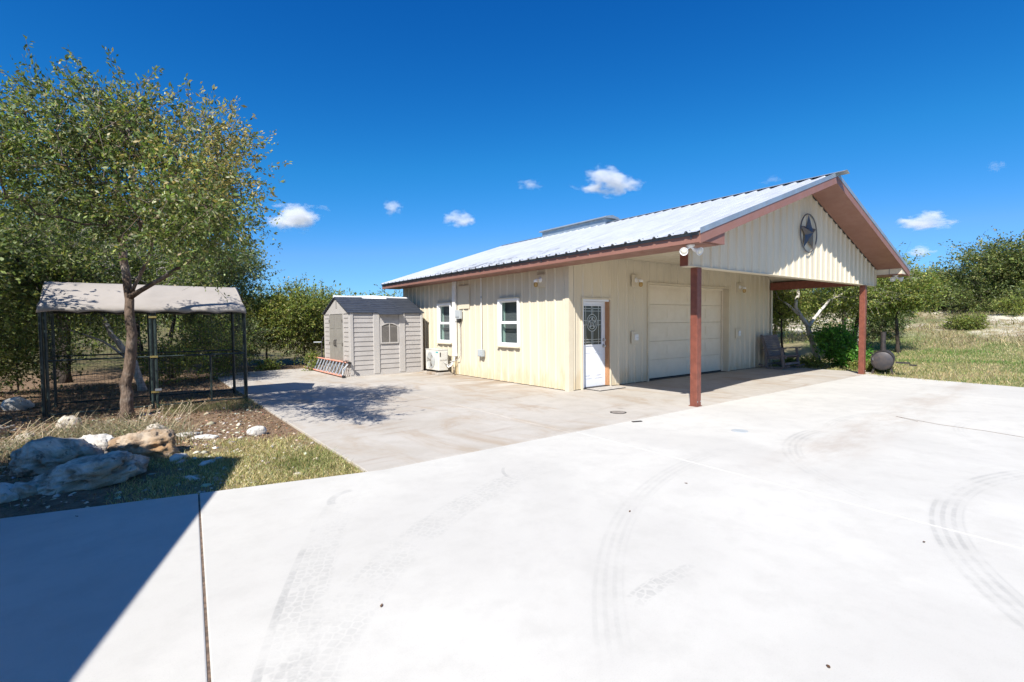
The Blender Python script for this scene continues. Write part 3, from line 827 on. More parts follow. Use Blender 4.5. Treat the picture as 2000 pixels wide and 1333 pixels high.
for xx, lb in ((2.25, 'cream outlet box with white cover between entry and garage doors'), (7.26, 'cream outlet box with white cover right of the garage door')):
    rt = empty('outlet_box', (xx, 0, 1.15), lb, 'outlet', 'outlet boxes beside the garage door')
    MB().box(xx - .14, xx + .14, -.052, -.034, 1.0, 1.31).build('back_plate', M['trim_cream'], rt, bevel=.005)
    MB().box(xx - .045, xx + .075, -.095, -.053, 1.08, 1.235).build('cover', M['white'], rt, bevel=.008)
    MB().box(xx - .03, xx + .06, -.101, -.096, 1.15, 1.156).build('cover_seam', M['greybox'], rt)

# conduit and junction box
rt = empty('electrical_conduit', (-.04, 3.43, .7), 'grey conduit dropping to a grey junction box between the windows', 'conduit')
mb = MB(); mb.tube([(-.05, 3.43, 2.80), (-.05, 3.43, .83)], .014, 8); mb.build('pipe', M['pvc'], rt, smooth='auto')
MB().tube([(-.05, 3.43, 2.30), (-.05, 3.43, 2.24)], .021, 8).build('coupling', M['greybox'], rt)
MB().box(-.13, -.034, 3.30, 3.53, .62, .82).build('junction_box', M['greybox'], rt, bevel=.008)
MB().box(-.138, -.131, 3.32, 3.51, .64, .80).build('box_cover', M['greybox'], rt, bevel=.004)
# electrical disconnect
rt = empty('disconnect_box', (-.04, 4.58, 1.75), 'small grey electrical disconnect with cable beside the white pipe cover', 'electrical box')
MB().box(-.13, -.034, 4.46, 4.70, 1.68, 1.93).build('enclosure', M['greybox'], rt, bevel=.008)
MB().box(-.15, -.131, 4.48, 4.68, 1.74, 1.94).build('lid', M['greybox'], rt, bevel=.006)
MB().lathe([(.05, 0), (.055, -.04), (.045, -.10)], (-.08, 4.56, 1.68), (0, 0, 1), 14).build('meter_socket', M['blackiron'], rt)
mb = MB(); mb.tube([(-.07, 4.55, 1.60), (-.06, 4.55, 1.2), (-.06, 4.54, .62), (-.09, 4.60, .50), (-.14, 4.75, .42), (-.20, 4.92, .40)], .013, 7); mb.build('cable', M['foam'], rt, smooth='auto')
# access panel
rt = tag(MB().box(-.042, -.036, 4.06, 4.66, 1.97, 2.65).build('access_panel', M['trim_cream'], None, bevel=.003), 'flat cream access panel high on side wall under eave', 'panel')
# line-set cover
rt = empty('pipe_cover', (-.07, 4.84, 1.7), 'tall white pipe cover on side wall from eave to condenser', 'pipe cover')
MB().box(-.115, -.034, 4.755, 4.915, .62, 2.80).build('duct', M['pvc'], rt, bevel=.014)
MB().box(-.12, -.034, 4.74, 4.93, 1.60, 1.70).build('coupling', M['pvc'], rt, bevel=.01)
MB().prism([(-.125, 4.745, .56), (-.034, 4.745, .56), (-.034, 4.745, .64), (-.125, 4.745, .64)], (0, .18, 0)).build('end_piece', M['pvc'], rt, bevel=.01)

# condenser
ax0, ax1, ay0, ay1, az0, az1 = -.52, -.19, 5.04, 5.86, .13, .75
rt = empty('air_conditioner', ((ax0 + ax1) / 2, (ay0 + ay1) / 2, 0), 'white mini-split condenser on a pad beside the grey shed', 'air conditioner')
MB().box(ax0 - .08, ax1 + .10, ay0 - .08, ay1 + .08, .001, .075).build('pad', M['slab'], rt, bevel=.01)
MB().box(ax0, ax1, ay0, ay1, az0, az1).build('casing', M['ac'], rt, bevel=.018)
MB().box(ax0 - .008, ax1 + .008, ay0 - .008, ay1 + .008, az1 - .002, az1 + .018).build('top_cover', M['ac'], rt, bevel=.008)
for yy in (ay0 + .12, ay1 - .12): MB().box(ax0 - .02, ax1 + .02, yy - .025, yy + .025, .076, az0 - .001).build('foot', M['blackiron'], rt)
fc = Vector((ax0 - .004, ay1 - .33, (az0 + az1) / 2 - .01))
MB().lathe([(.255, 0), (.255, .006), (.24, .010)], fc + Vector((.002, 0, 0)), (-1, 0, 0), 36).build('fan_recess', M['greybox'], rt)
mb = MB()
for r_ in (.05, .085, .12, .155, .19, .225, .255):
    mb.tube([fc + Vector((-.022, r_ * math.cos(2 * math.pi * k / 36), r_ * math.sin(2 * math.pi * k / 36))) for k in range(37)], .0035, 4)
for k in range(8):
    a = math.pi * k / 4
    mb.bar(fc + Vector((-.022, .03 * math.cos(a), .03 * math.sin(a))), fc + Vector((-.018, .258 * math.cos(a), .258 * math.sin(a))), .007, .007)
mb.build('fan_grille', M['ac'], rt)
mb = MB()
for k in range(3):
    a = 2 * math.pi * k / 3
    mb.add([fc + Vector((-.012, .03 * math.cos(a + t), .03 * math.sin(a + t))) for t in (-.5, .5)] + [fc + Vector((-.016, .2 * math.cos(a + t), .2 * math.sin(a + t))) for t in (.45, -.25)], [(0, 1, 2, 3)])
mb.lathe([(.05, 0), (.04, .012)], fc + Vector((-.011, 0, 0)), (-1, 0, 0), 14)
mb.build('fan', M['smoker'], rt)
MB().box(ax0 - .004, ax0 + .002, ay0 + .03, ay0 + .17, az1 - .085, az1 - .05).build('badge', M['teal'], rt)
MB().box(ax0 + .03, ax1 - .04, ay0 - .012, ay0 - .001, az1 - .30, az1 - .06).build('service_cover', M['ac'], rt, bevel=.005)
MB().bar((ax0 + .05, ay0 - .014, az1 - .07), (ax0 + .05, ay0 - .014, az1 - .20), .03, .01, (0, 1, 0)).build('handle', M['blackiron'], rt)
for k, (zz, rr_) in enumerate(((.40, .020), (.34, .026))):
    mb = MB(); mb.tube([(-.34 + .06 * k, ay0 - .002, zz), (-.34 + .06 * k, ay0 - .09, zz - .04), (-.28, ay0 - .16, zz - .10), (-.20, 4.86, zz - .06), (-.12, 4.84, zz + .06), (-.08, 4.835, .57)], rr_, 8)
    mb.build('line_set', M['foam'] if k == 0 else M['pvc'], rt, smooth='auto')
MB().tube([(-.16, 4.82, .30), (-.16, 4.80, .12), (-.17, 4.70, .01)], .012, 7).build('drain_hose', M['bark'], rt)
MB().tube([(-.10, 4.74, .50), (-.11, 4.72, .25), (-.12, 4.70, .01)], .010, 7).build('copper_pipe', M['brass'], rt)

# star on the gable
sc = Vector((4.81, GY - .036, 3.57)); SR = .44
rt = empty('wall_star', sc, 'blue-grey metal star in a ring hung on the gable', 'star')
mb = MB()
mb.tube([sc + Vector((SR * math.cos(2 * math.pi * k / 40), -.02, SR * math.sin(2 * math.pi * k / 40))) for k in range(41)], .014, 8); mb.build('ring', M['starmetal'], rt, smooth='auto')
pts = []
for k in range(10):
    r_ = SR * 1.0 if k % 2 == 0 else SR * .40
    a = math.pi / 2 + k * math.pi / 5
    pts.append(sc + Vector((r_ * math.cos(a), -.012, r_ * math.sin(a))))
vs_ = [sc + Vector((0, -.12, 0)), sc + Vector((0, -.006, 0))] + pts
MB().add(vs_, [(0, 2 + k, 2 + (k + 1) % 10) for k in range(10)] + [(1, 2 + (k + 1) % 10, 2 + k) for k in range(10)]).build('star', M['starmetal'], rt)

# twin floodlight
def flood(fo, label):
    fo = Vector(fo)
    rt = empty('floodlight', fo, label, 'floodlight', 'twin floodlights under the front eave corners')
    MB().lathe([(.07, 0), (.07, -.02), (.045, -.035)], fo, (0, 0, 1), 18).build('base', M['white'], rt, smooth='auto')
    for s in (-1, 1):
        d0 = (Vector((.79, -.61, 0)) * s * .85 + Vector((0, 0, -.5))).normalized()
        a = fo + Vector((0, 0, -.03)); b = a + d0 * .10
        MB().tube([a, b], .017, 8).build('arm', M['white'], rt, smooth='auto')
        ax = (Vector((-.61, -.79, 0)) * .75 + Vector((.79, -.61, 0)) * s * .45 + Vector((0, 0, -.35))).normalized()
        lp = MB(); lp.lathe([(.022, -.06), (.034, -.02), (.040, .03), (.062, .075), (.068, .10), (.062, .103), (.05, .09)], b, ax, 20)
        h_ = lp.build('lamp_head', M['white'], rt, smooth='auto')
        MB().lathe([(.055, .094), (.03, .104), (.005, .107)], b, ax, 18).build('lens', M['bone'], h_, smooth=True)
flood((-.45, -3.32, ZE - .170), 'white twin floodlight under the near front eave corner')
flood((W + .30, -3.36, ZE - .153), 'small white twin floodlight under the far front eave corner')

# door mat and floor drains
rt = empty('door_mat', (.92, -.22, 0), 'pale door mat with dark rim before the white door', 'mat')
MB().box(.50, 1.38, -.47, .02, .001, .010).build('rubber_rim', M['rubber'], rt)
MB().box(.53, 1.35, -.44, -.01, .0101, .016).build('pile', M['mat'], rt, bevel=.003)
rt = empty('drain_cover', (-1.18, -2.42, 0), 'round metal cleanout cover in the tan slab', 'drain cover')
MB().lathe([(.14, -.01), (.14, .004), (.125, .006)], (-1.18, -2.42, 0), (0, 0, 1), 26).build('rim', M['smoker'], rt)
MB().lathe([(.118, -.01), (.118, .007), (.10, .009)], (-1.18, -2.42, 0), (0, 0, 1), 26).build('lid', M['cover'], rt)
rt = empty('drain_cover', (-.99, -4.46, 0), 'small grey cleanout cover in the bright new drive', 'drain cover')
MB().lathe([(.11, -.01), (.11, .003), (.10, .005)], (-.99, -4.46, 0), (0, 0, 1), 24).build('rim', M['greybox'], rt)
MB().lathe([(.09, -.01), (.09, .0055), (.08, .007)], (-.99, -4.46, 0), (0, 0, 1), 24).build('lid', M['greybox'], rt)
tag(MB().bar((-1.65, -3.10, .006), (-1.50, -3.16, .006), .05, .008).build('metal_scrap', M['smoker'], None), 'thin grey metal scrap lying where the two slabs meet', 'scrap')

# ------------------------------------------------------------------ shed
SX0, SX1, SY0, SY1, SE, SRZ = -2.70, -.34, 6.40, 8.78, 1.90, 2.40
SRY = (SY0 + SY1) / 2
S = empty('storage_shed', ((SX0 + SX1) / 2, SRY, 0), 'beige resin garden shed with dark slate roof beside building', 'shed')
MB().box(SX0 + .03, SX1 - .03, SY0 + .03, SY1 - .03, .02, SE).build('wall_core', M['shedwall'], S)
MB().box(SX0 - .01, SX1 + .01, SY0 - .01, SY1 + .01, .001, .05).build('floor_plinth', M['shedtrim'], S)
def lap(x0, x1, y0, y1, z0, z1, n, axis, skip=None):
    dz = (z1 - z0) / n
    for k in range(n):
        za = z0 + k * dz; zb = za + dz - .004
        if skip and skip(za, zb): continue
        if axis == 'y':   # faces -y, spans x
            poly = [(x0, y0 + .03, za), (x0, y0 - .004, za), (x0, y0 + .012, zb), (x0, y0 + .03, zb)]
            MB().prism(poly, (x1 - x0, 0, 0)).build('lap_board', M['shedwall'], S)
        else:             # faces -x, spans y
            poly = [(x0 + .03, y0, za), (x0 - .004, y0, za), (x0 + .012, y0, zb), (x0 + .03, y0, zb)]
            MB().prism(poly, (0, y1 - y0, 0)).build('lap_board', M['shedwall'], S)
bw = SX1 - SX0
b1 = (SX0 + .10, SX0 + bw * .30); b2 = (SX0 + bw * .385, SX0 + bw * .655); b3 = (SX0 + bw * .74, SX1 - .07)
lap(*b1, SY0, 0, .05, SE - .02, 13, 'y')
lap(*b3, SY0, 0, .05, SE - .02, 13, 'y')
lap(*b2, SY0, 0, .05, .92, 6, 'y')
lap(*b2, SY0, 0, 1.66, SE - .02, 2, 'y')
for (a, b) in ((b1[1], b2[0]), (b2[1], b3[0]), (SX0 - .005, b1[0]), (b3[1], SX1 + .005)):
    MB().box(a, b, SY0 - .022, SY0 + .03, .045, SE).build('pilaster', M['shedtrim'], S, bevel=.012)
# arched window with shutters
wa, wb_ = b2[0] + .012, b2[1] - .012; wm = (wa + wb_) / 2; wz0, wzs, wzt = .95, 1.49, 1.60
sw = empty('shed_window'); sw.parent = S; sw.location = Vector((wm, SY0, 1.25)) - S.location
MB().box(b2[0], b2[1], SY0 - .002, SY0 + .03, .921, 1.659).build('window_panel', M['shedtrim'], sw)
def arch(xa, xb, za, zs_, zt_, n=10):
    xm = (xa + xb) / 2; o = [(xa, za), (xb, za)]
    for k in range(n + 1):
        t = k / n; x = xb + (xa - xb) * t
        o.append((x, zs_ + (zt_ - zs_) * math.sin(math.pi * t)))
    return o
out = arch(wa + .01, wb_ - .01, wz0, wzs, wzt); inn = arch(wa + .05, wb_ - .05, wz0 + .04, wzs - .01, wzt - .04)
n_ = len(out); vs_ = [(x, SY0 - .03, z) for x, z in out] + [(x, SY0 - .03, z) for x, z in inn] + [(x, SY0 - .003, z) for x, z in out] + [(x, SY0 - .003, z) for x, z in inn]
fs_ = []
for k in range(n_):
    k2 = (k + 1) % n_
    fs_ += [(k, k2, n_ + k2, n_ + k), (k, 2 * n_ + k, 2 * n_ + k2, k2), (n_ + k, n_ + k2, 3 * n_ + k2, 3 * n_ + k)]
MB().add(vs_, fs_).build('window_frame', M['shedtrim'], sw)
MB().prism([(x, SY0 - .010, z) for x, z in inn], (0, .006, 0)).build('shutter_backing', M['shedglass'], sw)
MB().box(wm - .012, wm + .012, SY0 - .028, SY0 - .011, wz0 + .04, wzt - .045).build('mullion', M['shedtrim'], sw)
for s in (-1, 1):
    xa, xb = (wa + .055, wm - .016) if s < 0 else (wm + .016, wb_ - .055)
    k = 0; zz = wz0 + .05
    while zz < wzs - .02:
        MB().prism([(xa, SY0 - .011, zz), (xa, SY0 - .022, zz + .004), (xa, SY0 - .013, zz + .026)], (xb - xa, 0, 0)).build('louvre', M['shedglass'], sw)
        zz += .032
# gable end with double door
dy0, dy1 = SRY - .63, SRY + .62
lap(SX0, 0, SY0 + .07, dy0 - .05, .05, SE - .02, 13, 'x')
lap(SX0, 0, dy1 + .05, SY1 - .05, .05, SE - .02, 13, 'x')
for (a, b) in ((SY0 + .03, SY0 + .07), (dy0 - .05, dy0 - .005), (dy1 + .005, dy1 + .05), (SY1 - .05, SY1 + .01)):
    MB().box(SX0 - .02, SX0 + .03, a, b, .045, SE).build('door_post', M['shedtrim'], S, bevel=.008)
MB().prism([(SX0 - .012, SY0, SE - .03), (SX0 - .012, SY1, SE - .03), (SX0 - .012, SRY, SRZ - .02)], (.05, 0, 0)).build('gable_panel', M['shedtrim'], S)
for k in range(4):
    MB().box(SX0 - .024, SX0 - .013, SRY - .13 + .01 * k, SRY + .0, 2.06 + k * .062, 2.075 + k * .062).build('vent_slot', M['sheddoor'], S)
for k in range(2):
    a, b = (dy0, SRY - .004) if k == 0 else (SRY + .004, dy1)
    dl = MB(); dl.box(SX0 - .028, SX0 + .02, a, b, .05, SE - .05)
    o_ = dl.build('door_leaf', M['sheddoor'], S, bevel=.006)
    for (z0, z1) in ((.16, .86), (.96, 1.36), (1.42, 1.76)):
        MB().box(SX0 - .034, SX0 - .029, a + .10, b - .10, z0, z1).build('door_panel', M['sheddoor'], o_, bevel=.004)
    for zz in (.22, .95, 1.66):
        yy = a + .015 if k == 0 else b - .015
        MB().box(SX0 - .042, SX0 - .022, yy - .035, yy + .035, zz - .04, zz + .04).build('hinge', M['shedglass'], o_)
    yy = b - .06 if k == 0 else a + .06
    MB().tube([(SX0 - .03, yy, .86), (SX0 - .07, yy, .90), (SX0 - .07, yy, 1.04), (SX0 - .03, yy, 1.08)], .014, 7).build('handle', M['blackiron'], o_)
# roof: three panels a side, shingle courses
pan = [(SX0 - .07, SX0 + bw * .36, 0), (SX0 + bw * .36 + .004, SX0 + bw * .69, .12), (SX0 + bw * .69 + .004, SX1 + .05, 0)]
for sgn in (-1, 1):
    for (xa, xb, ext) in pan:
        run = (SY1 - SY0) / 2 + .035 + (ext if sgn < 0 else 0)
        sl = (SRZ - SE) / ((SY1 - SY0) / 2)
        rp = MB(); nc = 9
        for k in range(nc):
            d0 = run * k / nc; d1 = run * (k + 1) / nc + .012
            y0, y1 = SRY + sgn * d0, SRY + sgn * d1
            z0, z1 = SRZ - sl * d0 + .012, SRZ - sl * d1 + .028
            rp.add([(xa, y0, z0), (xb, y0, z0), (xb, y1, z1), (xa, y1, z1), (xa, y0, z0 - .03), (xb, y0, z0 - .03), (xb, y1, z1 - .028), (xa, y1, z1 - .028)],
                   [(0, 1, 2, 3), (7, 6, 5, 4), (0, 4, 5, 1), (1, 5, 6, 2), (2, 6, 7, 3), (3, 7, 4, 0)])
        rp.build('roof_panel', M['shedroof'], S)
mb = MB(); mb.tube([(SX0 - .08, SRY, SRZ + .012), (SX0 + .6, SRY, SRZ + .016), (SX0 + bw * .5, SRY, SRZ + .045), (SX1 - .5, SRY, SRZ + .018), (SX1 + .06, SRY, SRZ + .012)], .038, 10); mb.build('ridge_cap', M['shedwhite'], S, smooth='auto')
mb = MB(); mb.prism([(SX0 + bw * .345, SRY - .13, SRZ - .035), (SX0 + bw * .345, SRY, SRZ + .062), (SX0 + bw * .345, SRY + .13, SRZ - .035)], (bw * .34, 0, 0)); mb.build('ridge_vent', M['shedwhite'], S)

# ------------------------------------------------------------------ ladder leaning on the shed
lb0, lb1 = 6.24, 10.45
rt = empty('extension_ladder', (-2.95, 8.5, 0), 'orange fibreglass extension ladder lying on edge against the shed', 'ladder')
lowx, topx, toph = -2.97, -2.79, .42
for (dx, dy) in ((0, 0), (.07, .16)):
    for (xx, zz) in ((lowx + dx, .04), (topx + dx * .7, toph + .0)):
        ml = MB(); p0 = Vector((xx, lb0 + dy, zz)); p1 = Vector((xx, lb1 + dy, zz))
        ml.bar(p0, p1, .075, .028, (.42, 0, .9)); ml.build('rail', M['orange'], rt, bevel=.004)
        for pe in (p0, p1):
            ml = MB(); e = Vector((0, .03, 0)); ml.bar(pe - e, pe + e, .082, .036, (.42, 0, .9)); ml.build('rail_end', M['blackiron'], rt)
    k = 0; yy = lb0 + dy + .15
    while yy < lb1 + dy - .1:
        MB().tube([(lowx + dx, yy, .04), (topx + dx * .7, yy, toph)], .025, 8).build('rung', M['alu'], rt)
        yy += .305
for yy in (lb0 + .08, lb0 + .34):
    MB().box(topx - .06, topx + .05, yy - .03, yy + .03, toph + .016, toph + .04).build('bracket', M['blackiron'], rt)
MB().tube([(lowx - .01, lb0 + .02, .09), (lowx + .02, lb0 + .1, .25), (topx - .02, lb0 + .05, .38)], .008, 6).build('rope', M['shedwhite'], rt)
mb = MB(); mb.box(lowx - .05, lowx + .05, lb0 - .06, lb0 - .01, .004, .07); mb.build('foot', M['rubber'], rt, bevel=.01)
mb = MB(); mb.box(topx - .04, topx + .05, lb0 - .06, lb0 - .01, toph - .03, toph + .03); mb.build('foot', M['rubber'], rt, bevel=.01)
# cart handle behind the shed
rt = empty('hose_reel', (-2.74, 9.02, 0), 'grey bent pipe handle standing at the shed far corner', 'hose reel')
MB().tube([(-2.74, 9.02, .02), (-2.74, 9.02, .95), (-2.70, 9.0, 1.12), (-2.62, 8.98, 1.18), (-2.56, 8.96, 1.08)], .020, 8).build('handle_pipe', M['smoker'], rt, smooth='auto')
MB().tube([(-2.98, 9.10, .96), (-2.74, 9.02, .96)], .018, 8).build('cross_pipe', M['greybox'], rt, smooth='auto')

# ------------------------------------------------------------------ dog kennel
KX0, KX1, KXM, KY0, KY1 = -8.98, -5.92, -7.45, 3.40, 5.02
KH = 1.86
K = empty('dog_kennel', (KXM, (KY0 + KY1) / 2, 0), 'dark green wire dog kennel with grey canvas roof', 'kennel')
def kp(x, y, z1=KH): MB().tube([(x, y, -.04), (x, y, z1)], .024, 8).build('post', M['kennel'], K, smooth='auto')
for (x, y) in ((KX0, KY0), (KX0 + .06, KY0), (KXM - .035, KY0), (KXM + .035, KY0), (KX1, KY0), (KX0, KY1), (KXM - .03, KY1), (KXM + .03, KY1), (KX1, KY1),
               (KX1 + .0, KY1 - .09), (KX0 + .0, KY0 + .08), (KX1 - .01, KY0 + .07)):
    kp(x, y)
def kpanel(p0, p1, mid=True):
    p0 = Vector(p0); p1 = Vector(p1); d = p1 - p0; ln = d.length; d.normalize()
    for z in (.06, .98, KH - .03) if mid else (.06, KH - .03):
        MB().tube([p0 + Vector((0, 0, z)), p1 + Vector((0, 0, z))], .016, 8).build('rail', M['kennel'], K, smooth='auto')
    mb = MB(); r_ = .0013
    n = int(ln / .052)
    for k in range(1, n):
        q = p0 + d * (ln * k / n); mb.tube([q + Vector((0, 0, .06)), q + Vector((0, 0, KH - .03))], r_, 3, False)
    for k in range(1, 18):
        z = .06 + (KH - .09) * k / 18
        mb.tube([p0 + Vector((0, 0, z)), p1 + Vector((0, 0, z))], r_, 3, False)
    mb.build('wire_mesh', M['wire'], K)
kpanel((KX0 + .06, KY0, 0), (KXM - .035, KY0, 0)); kpanel((KXM + .035, KY0, 0), (KX1, KY0, 0))
kpanel((KX0, KY1, 0), (KXM - .03, KY1, 0)); kpanel((KXM + .03, KY1, 0), (KX1, KY1, 0))
kpanel((KX0, KY0, 0), (KX0, KY1, 0)); kpanel((KX1, KY0, 0), (KX1, KY1, 0))
MB().tube([(KX1 - .62, KY0 + .005, .05), (KX1 - .62, KY0 + .005, .99)], .018, 8).build('gate_stile', M['kennel'], K, smooth='auto')
for z in (.32, 1.72, .98): MB().box(KXM - .06, KXM + .06, KY0 - .034, KY0 - .018, z - .018, z + .018).build('clamp', M['brass'], K)
MB().box(KXM + .0, KXM + .10, KY0 - .05, KY0 - .02, .34, .38).build('latch', M['steel'], K)
def canvas():
    KR = (KY0 + KY1) / 2; nxs, nys = 96, 22
    vs_, fs_ = [], []
    x0, x1 = KX0 - .04, KX1 + .03
    for j in range(nys + 1):
        for i in range(nxs + 1):
            t = i / nxs; x = x0 + (x1 - x0) * t; v = j / nys * 2 - 1
            side = abs(v); zr = 2.37
            hip = min(t, 1 - t) * (x1 - x0)
            y = KR + v * ((KY1 - KY0) / 2 + .05)
            if side < .84:
                z = zr - (zr - KH - .09) * (side / .84) ** 1.06
            else:
                z = KH + .09 - (side - .84) / .16 * .15
                y = KR + math.copysign((KY1 - KY0) / 2 + .05, v)
            # sag between the poles and scalloped hem
            seg = abs(math.sin(math.pi * 2 * t))
            z -= .022 * seg * math.sin(math.pi * min(side / .84, 1))
            if side >= .999: z += .035 * abs(math.sin(math.pi * 6 * t)) - .01
            xx = x + (.13 if t == 0 else (-.10 if t == 1 else 0)) * (1 - side)
            z += .004 * mnoise.noise(Vector((x * 3, y * 3, 3)))
            vs_.append((xx, y, z))
    for j in range(nys):
        for i in range(nxs):
            a = j * (nxs + 1) + i
            fs_.append((a, a + 1, a + nxs + 2, a + nxs + 1))
    me = bpy.data.meshes.new('canvas_roof'); me.from_pydata(vs_, [], fs_)
    me.polygons.foreach_set('use_smooth', [True] * len(me.polygons))
    o = link('canvas_roof', me, M['canvas'], K)
    s = o.modifiers.new('thick', 'SOLIDIFY'); s.thickness = .005
    # end flaps
    for x in (x0 + .01, x1 - .01):
        MB().add([(x, KY0 - .04, KH + .05), (x, KY1 + .04, KH + .05), (x + (.12 if x < KXM else -.09), KR, 2.36)], [(0, 1, 2)]).build('canvas_end', M['canvas'], K)
    for x in (KX0 + .1, KXM, KX1 - .08):
        MB().tube([(x, KY0, KH - .02), (x, KR, 2.345), (x, KY1, KH - .02)], .014, 7).build('roof_bow', M['kennel'], K)
    MB().box(KXM - .006, KXM + .006, KY0, KR, KH, KH + .001).build('seam', M['canvas'], K)
canvas()

# ------------------------------------------------------------------ rocking bench
bx0, bx1, by = 8.38, 9.42, -.30
rt = empty('rocking_bench', ((bx0 + bx1) / 2, -.6, 0), 'weathered wooden rocking bench against the wall under carport', 'bench')
lean = Vector((0, .30, .95)).normalized()
for s in (0, 1):
    xx = bx0 if s == 0 else bx1
    pts_ = [Vector((xx, -1.10 + .95 * k / 10, .022 + .11 * ((k - 5) / 5.0) ** 2)) for k in range(11)]
    mb = MB()
    for a, b in zip(pts_, pts_[1:]): mb.bar(a, b, .04, .045)
    mb.build('rocker', M['bench'], rt)
    MB().bar((xx, -.92, .07), (xx, -.86, .64), .045, .07, (0, 1, 0)).build('leg', M['bench'], rt)
    MB().bar((xx, -.40, .05), (xx, -.36, .64), .045, .07, (0, 1, 0)).build('leg', M['bench'], rt)
    MB().bar((xx, -.98, .655), (xx, -.28, .62), .10, .03).build('armrest', M['bench'], rt)
    xi = xx + (.045 if s == 0 else -.045)
    p0 = Vector((xi, -.42, .36)); MB().bar(p0, p0 + lean * .76, .04, .06, (0, 1, 0)).build('back_post', M['bench'], rt)
    MB().bar((xi, -.98, .385), (xi, -.38, .345), .04, .07).build('seat_rail', M['bench'], rt)
for k in range(12):
    p = Vector((0, -.455, .42)) + lean * (k * .059)
    MB().bar((bx0 + .03, p.y, p.z), (bx1 - .03, p.y, p.z), .02, .052, lean).build('back_slat', M['bench'], rt)
for k in range(8):
    y_ = -.98 + k * .075; MB().bar((bx0 + .03, y_, .43 - .005 * k), (bx1 - .03, y_, .43 - .005 * k), .064, .022).build('seat_slat', M['bench'], rt)
MB().bar((bx0, -.95, .18), (bx1, -.95, .18), .05, .07).build('stretcher', M['bench'], rt)
MB().bar((bx0, -.40, .15), (bx1, -.40, .15), .05, .05).build('stretcher', M['bench'], rt)

# ------------------------------------------------------------------ barrel smoker
so = Vector((9.26, -3.24, -.04)); ax = Vector((-.93, -.36, 0)).normalized()
ax = Vector((-.972, -.234, 0)).normalized(); sd = Vector((0, 0, 1)).cross(ax)
rt = empty('barrel_smoker', so, 'black barrel smoker grill with chimney on the grass edge', 'grill')
c0 = so + Vector((0, 0, .42))
MB().lathe([(.265, -.95), (.27, -.93), (.27, 0), (.276, .0), (.276, .03), (.262, .03), (.262, .012)], c0, ax, 36).build('barrel', M['smoker'], rt, smooth='auto')
MB().lathe([(.246, .010), (.248, .036), (.235, .044), (.05, .050), (.01, .051)], c0 - Vector((0, 0, .012)), ax, 36).build('end_door', M['smokerface'], rt, smooth='auto')
MB().tube([c0 + ax * .045 - sd * .22 + Vector((0, 0, -.02)), c0 + ax * .075 - sd * .22 + Vector((0, 0, .0)), c0 + ax * .075 - sd * .22 + Vector((0, 0, .06)), c0 + ax * .045 - sd * .22 + Vector((0, 0, .08))], .009, 6).build('door_latch', M['steel'], rt)
MB().tube([c0 - ax * .20 + Vector((0, 0, .22)), c0 - ax * .20 + Vector((0, 0, .80))], .066, 18).build('chimney', M['smoker'], rt, smooth='auto')
MB().tube([c0 - ax * .20 + Vector((0, 0, .795)), c0 - ax * .20 + Vector((0, 0, .81))], .072, 18).build('chimney_rim', M['smoker'], rt, smooth='auto')
tip = sd * -1 if sd.dot(Vector((.79, -.61, 0))) < 0 else sd
MB().bar(c0 + tip * .30 + ax * -.05 + Vector((0, 0, -.05)), c0 + tip * .62 + ax * -.05 + Vector((0, 0, -.06)), .30, .03).build('shelf', M['smoker'], rt)
MB().bar(c0 + tip * .60 + ax * .05 + Vector((0, 0, -.10)), c0 + tip * .76 + ax * .05 + Vector((0, 0, -.11)), .06, .035).build('shelf_bracket', M['smoker'], rt)
MB().tube([c0 + tip * .29 + Vector((0, 0, .12)), c0 + tip * .38 + Vector((0, 0, .16)), c0 + tip * .33 + Vector((0, 0, .27))], .011, 6).build('lid_handle', M['smoker'], rt)
for (a, b) in ((-.06, .2), (-.06, -.2), (-.85, .2), (-.85, -.2)):
    p = c0 + ax * a + sd * b * .9 + Vector((0, 0, -.20))
    MB().bar(p, Vector((p.x, p.y, -.03)) + sd * b * .35, .05, .05).build('leg', M['smoker'], rt)

# ------------------------------------------------------------------ house out of frame on the left (its roof shades the lawn corner)
he = Vector((-.318, -.948, 0)); hw = Vector((-.948, .318, 0)); hc = Vector((-9.23, -3.08, 3.0))
HS = empty('neighbouring_house', hc + he * 7 + hw * 4.5 - Vector((0, 0, 3)), 'low stone-coloured house whose roof shades the near left corner', 'house')
def hp(a, b, z): return hc + he * a + hw * b + Vector((0, 0, z - 3.0))
o_ = .5; lenh, dep = 15, 9.0
mb = MB(); mb.prism([hp(o_, o_, 0), hp(lenh, o_, 0), hp(lenh, dep - o_, 0), hp(o_, dep - o_, 0)], (0, 0, 2.98)); mb.build('wall', M['white'], HS)
mb = MB(); rs = dep / 2 * .33
mb.prism([hp(0, 0, 2.9), hp(0, dep, 2.9), hp(0, dep, 3.0), hp(0, dep / 2, 3.0 + rs), hp(0, 0, 3.0)], he * lenh); mb.build('roof', M['roof'], HS)
mb = MB(); mb.bar(hp(0, -.012, 2.90), hp(lenh, -.012, 2.90), .02, .18); mb.build('fascia', M['brown'], HS)
for a in (4, 9):
    w_ = MB(); w_.prism([hp(a, o_ - .02, 1.0), hp(a + 1.4, o_ - .02, 1.0), hp(a + 1.4, o_ - .02, 2.2), hp(a, o_ - .02, 2.2)], hw * .03); w_.build('window', M['vinyl'], HS)
    w_ = MB(); w_.prism([hp(a + .07, o_ - .03, 1.07), hp(a + 1.33, o_ - .03, 1.07), hp(a + 1.33, o_ - .03, 2.13), hp(a + .07, o_ - .03, 2.13)], hw * .008); w_.build('pane', M['doorglass'], HS)

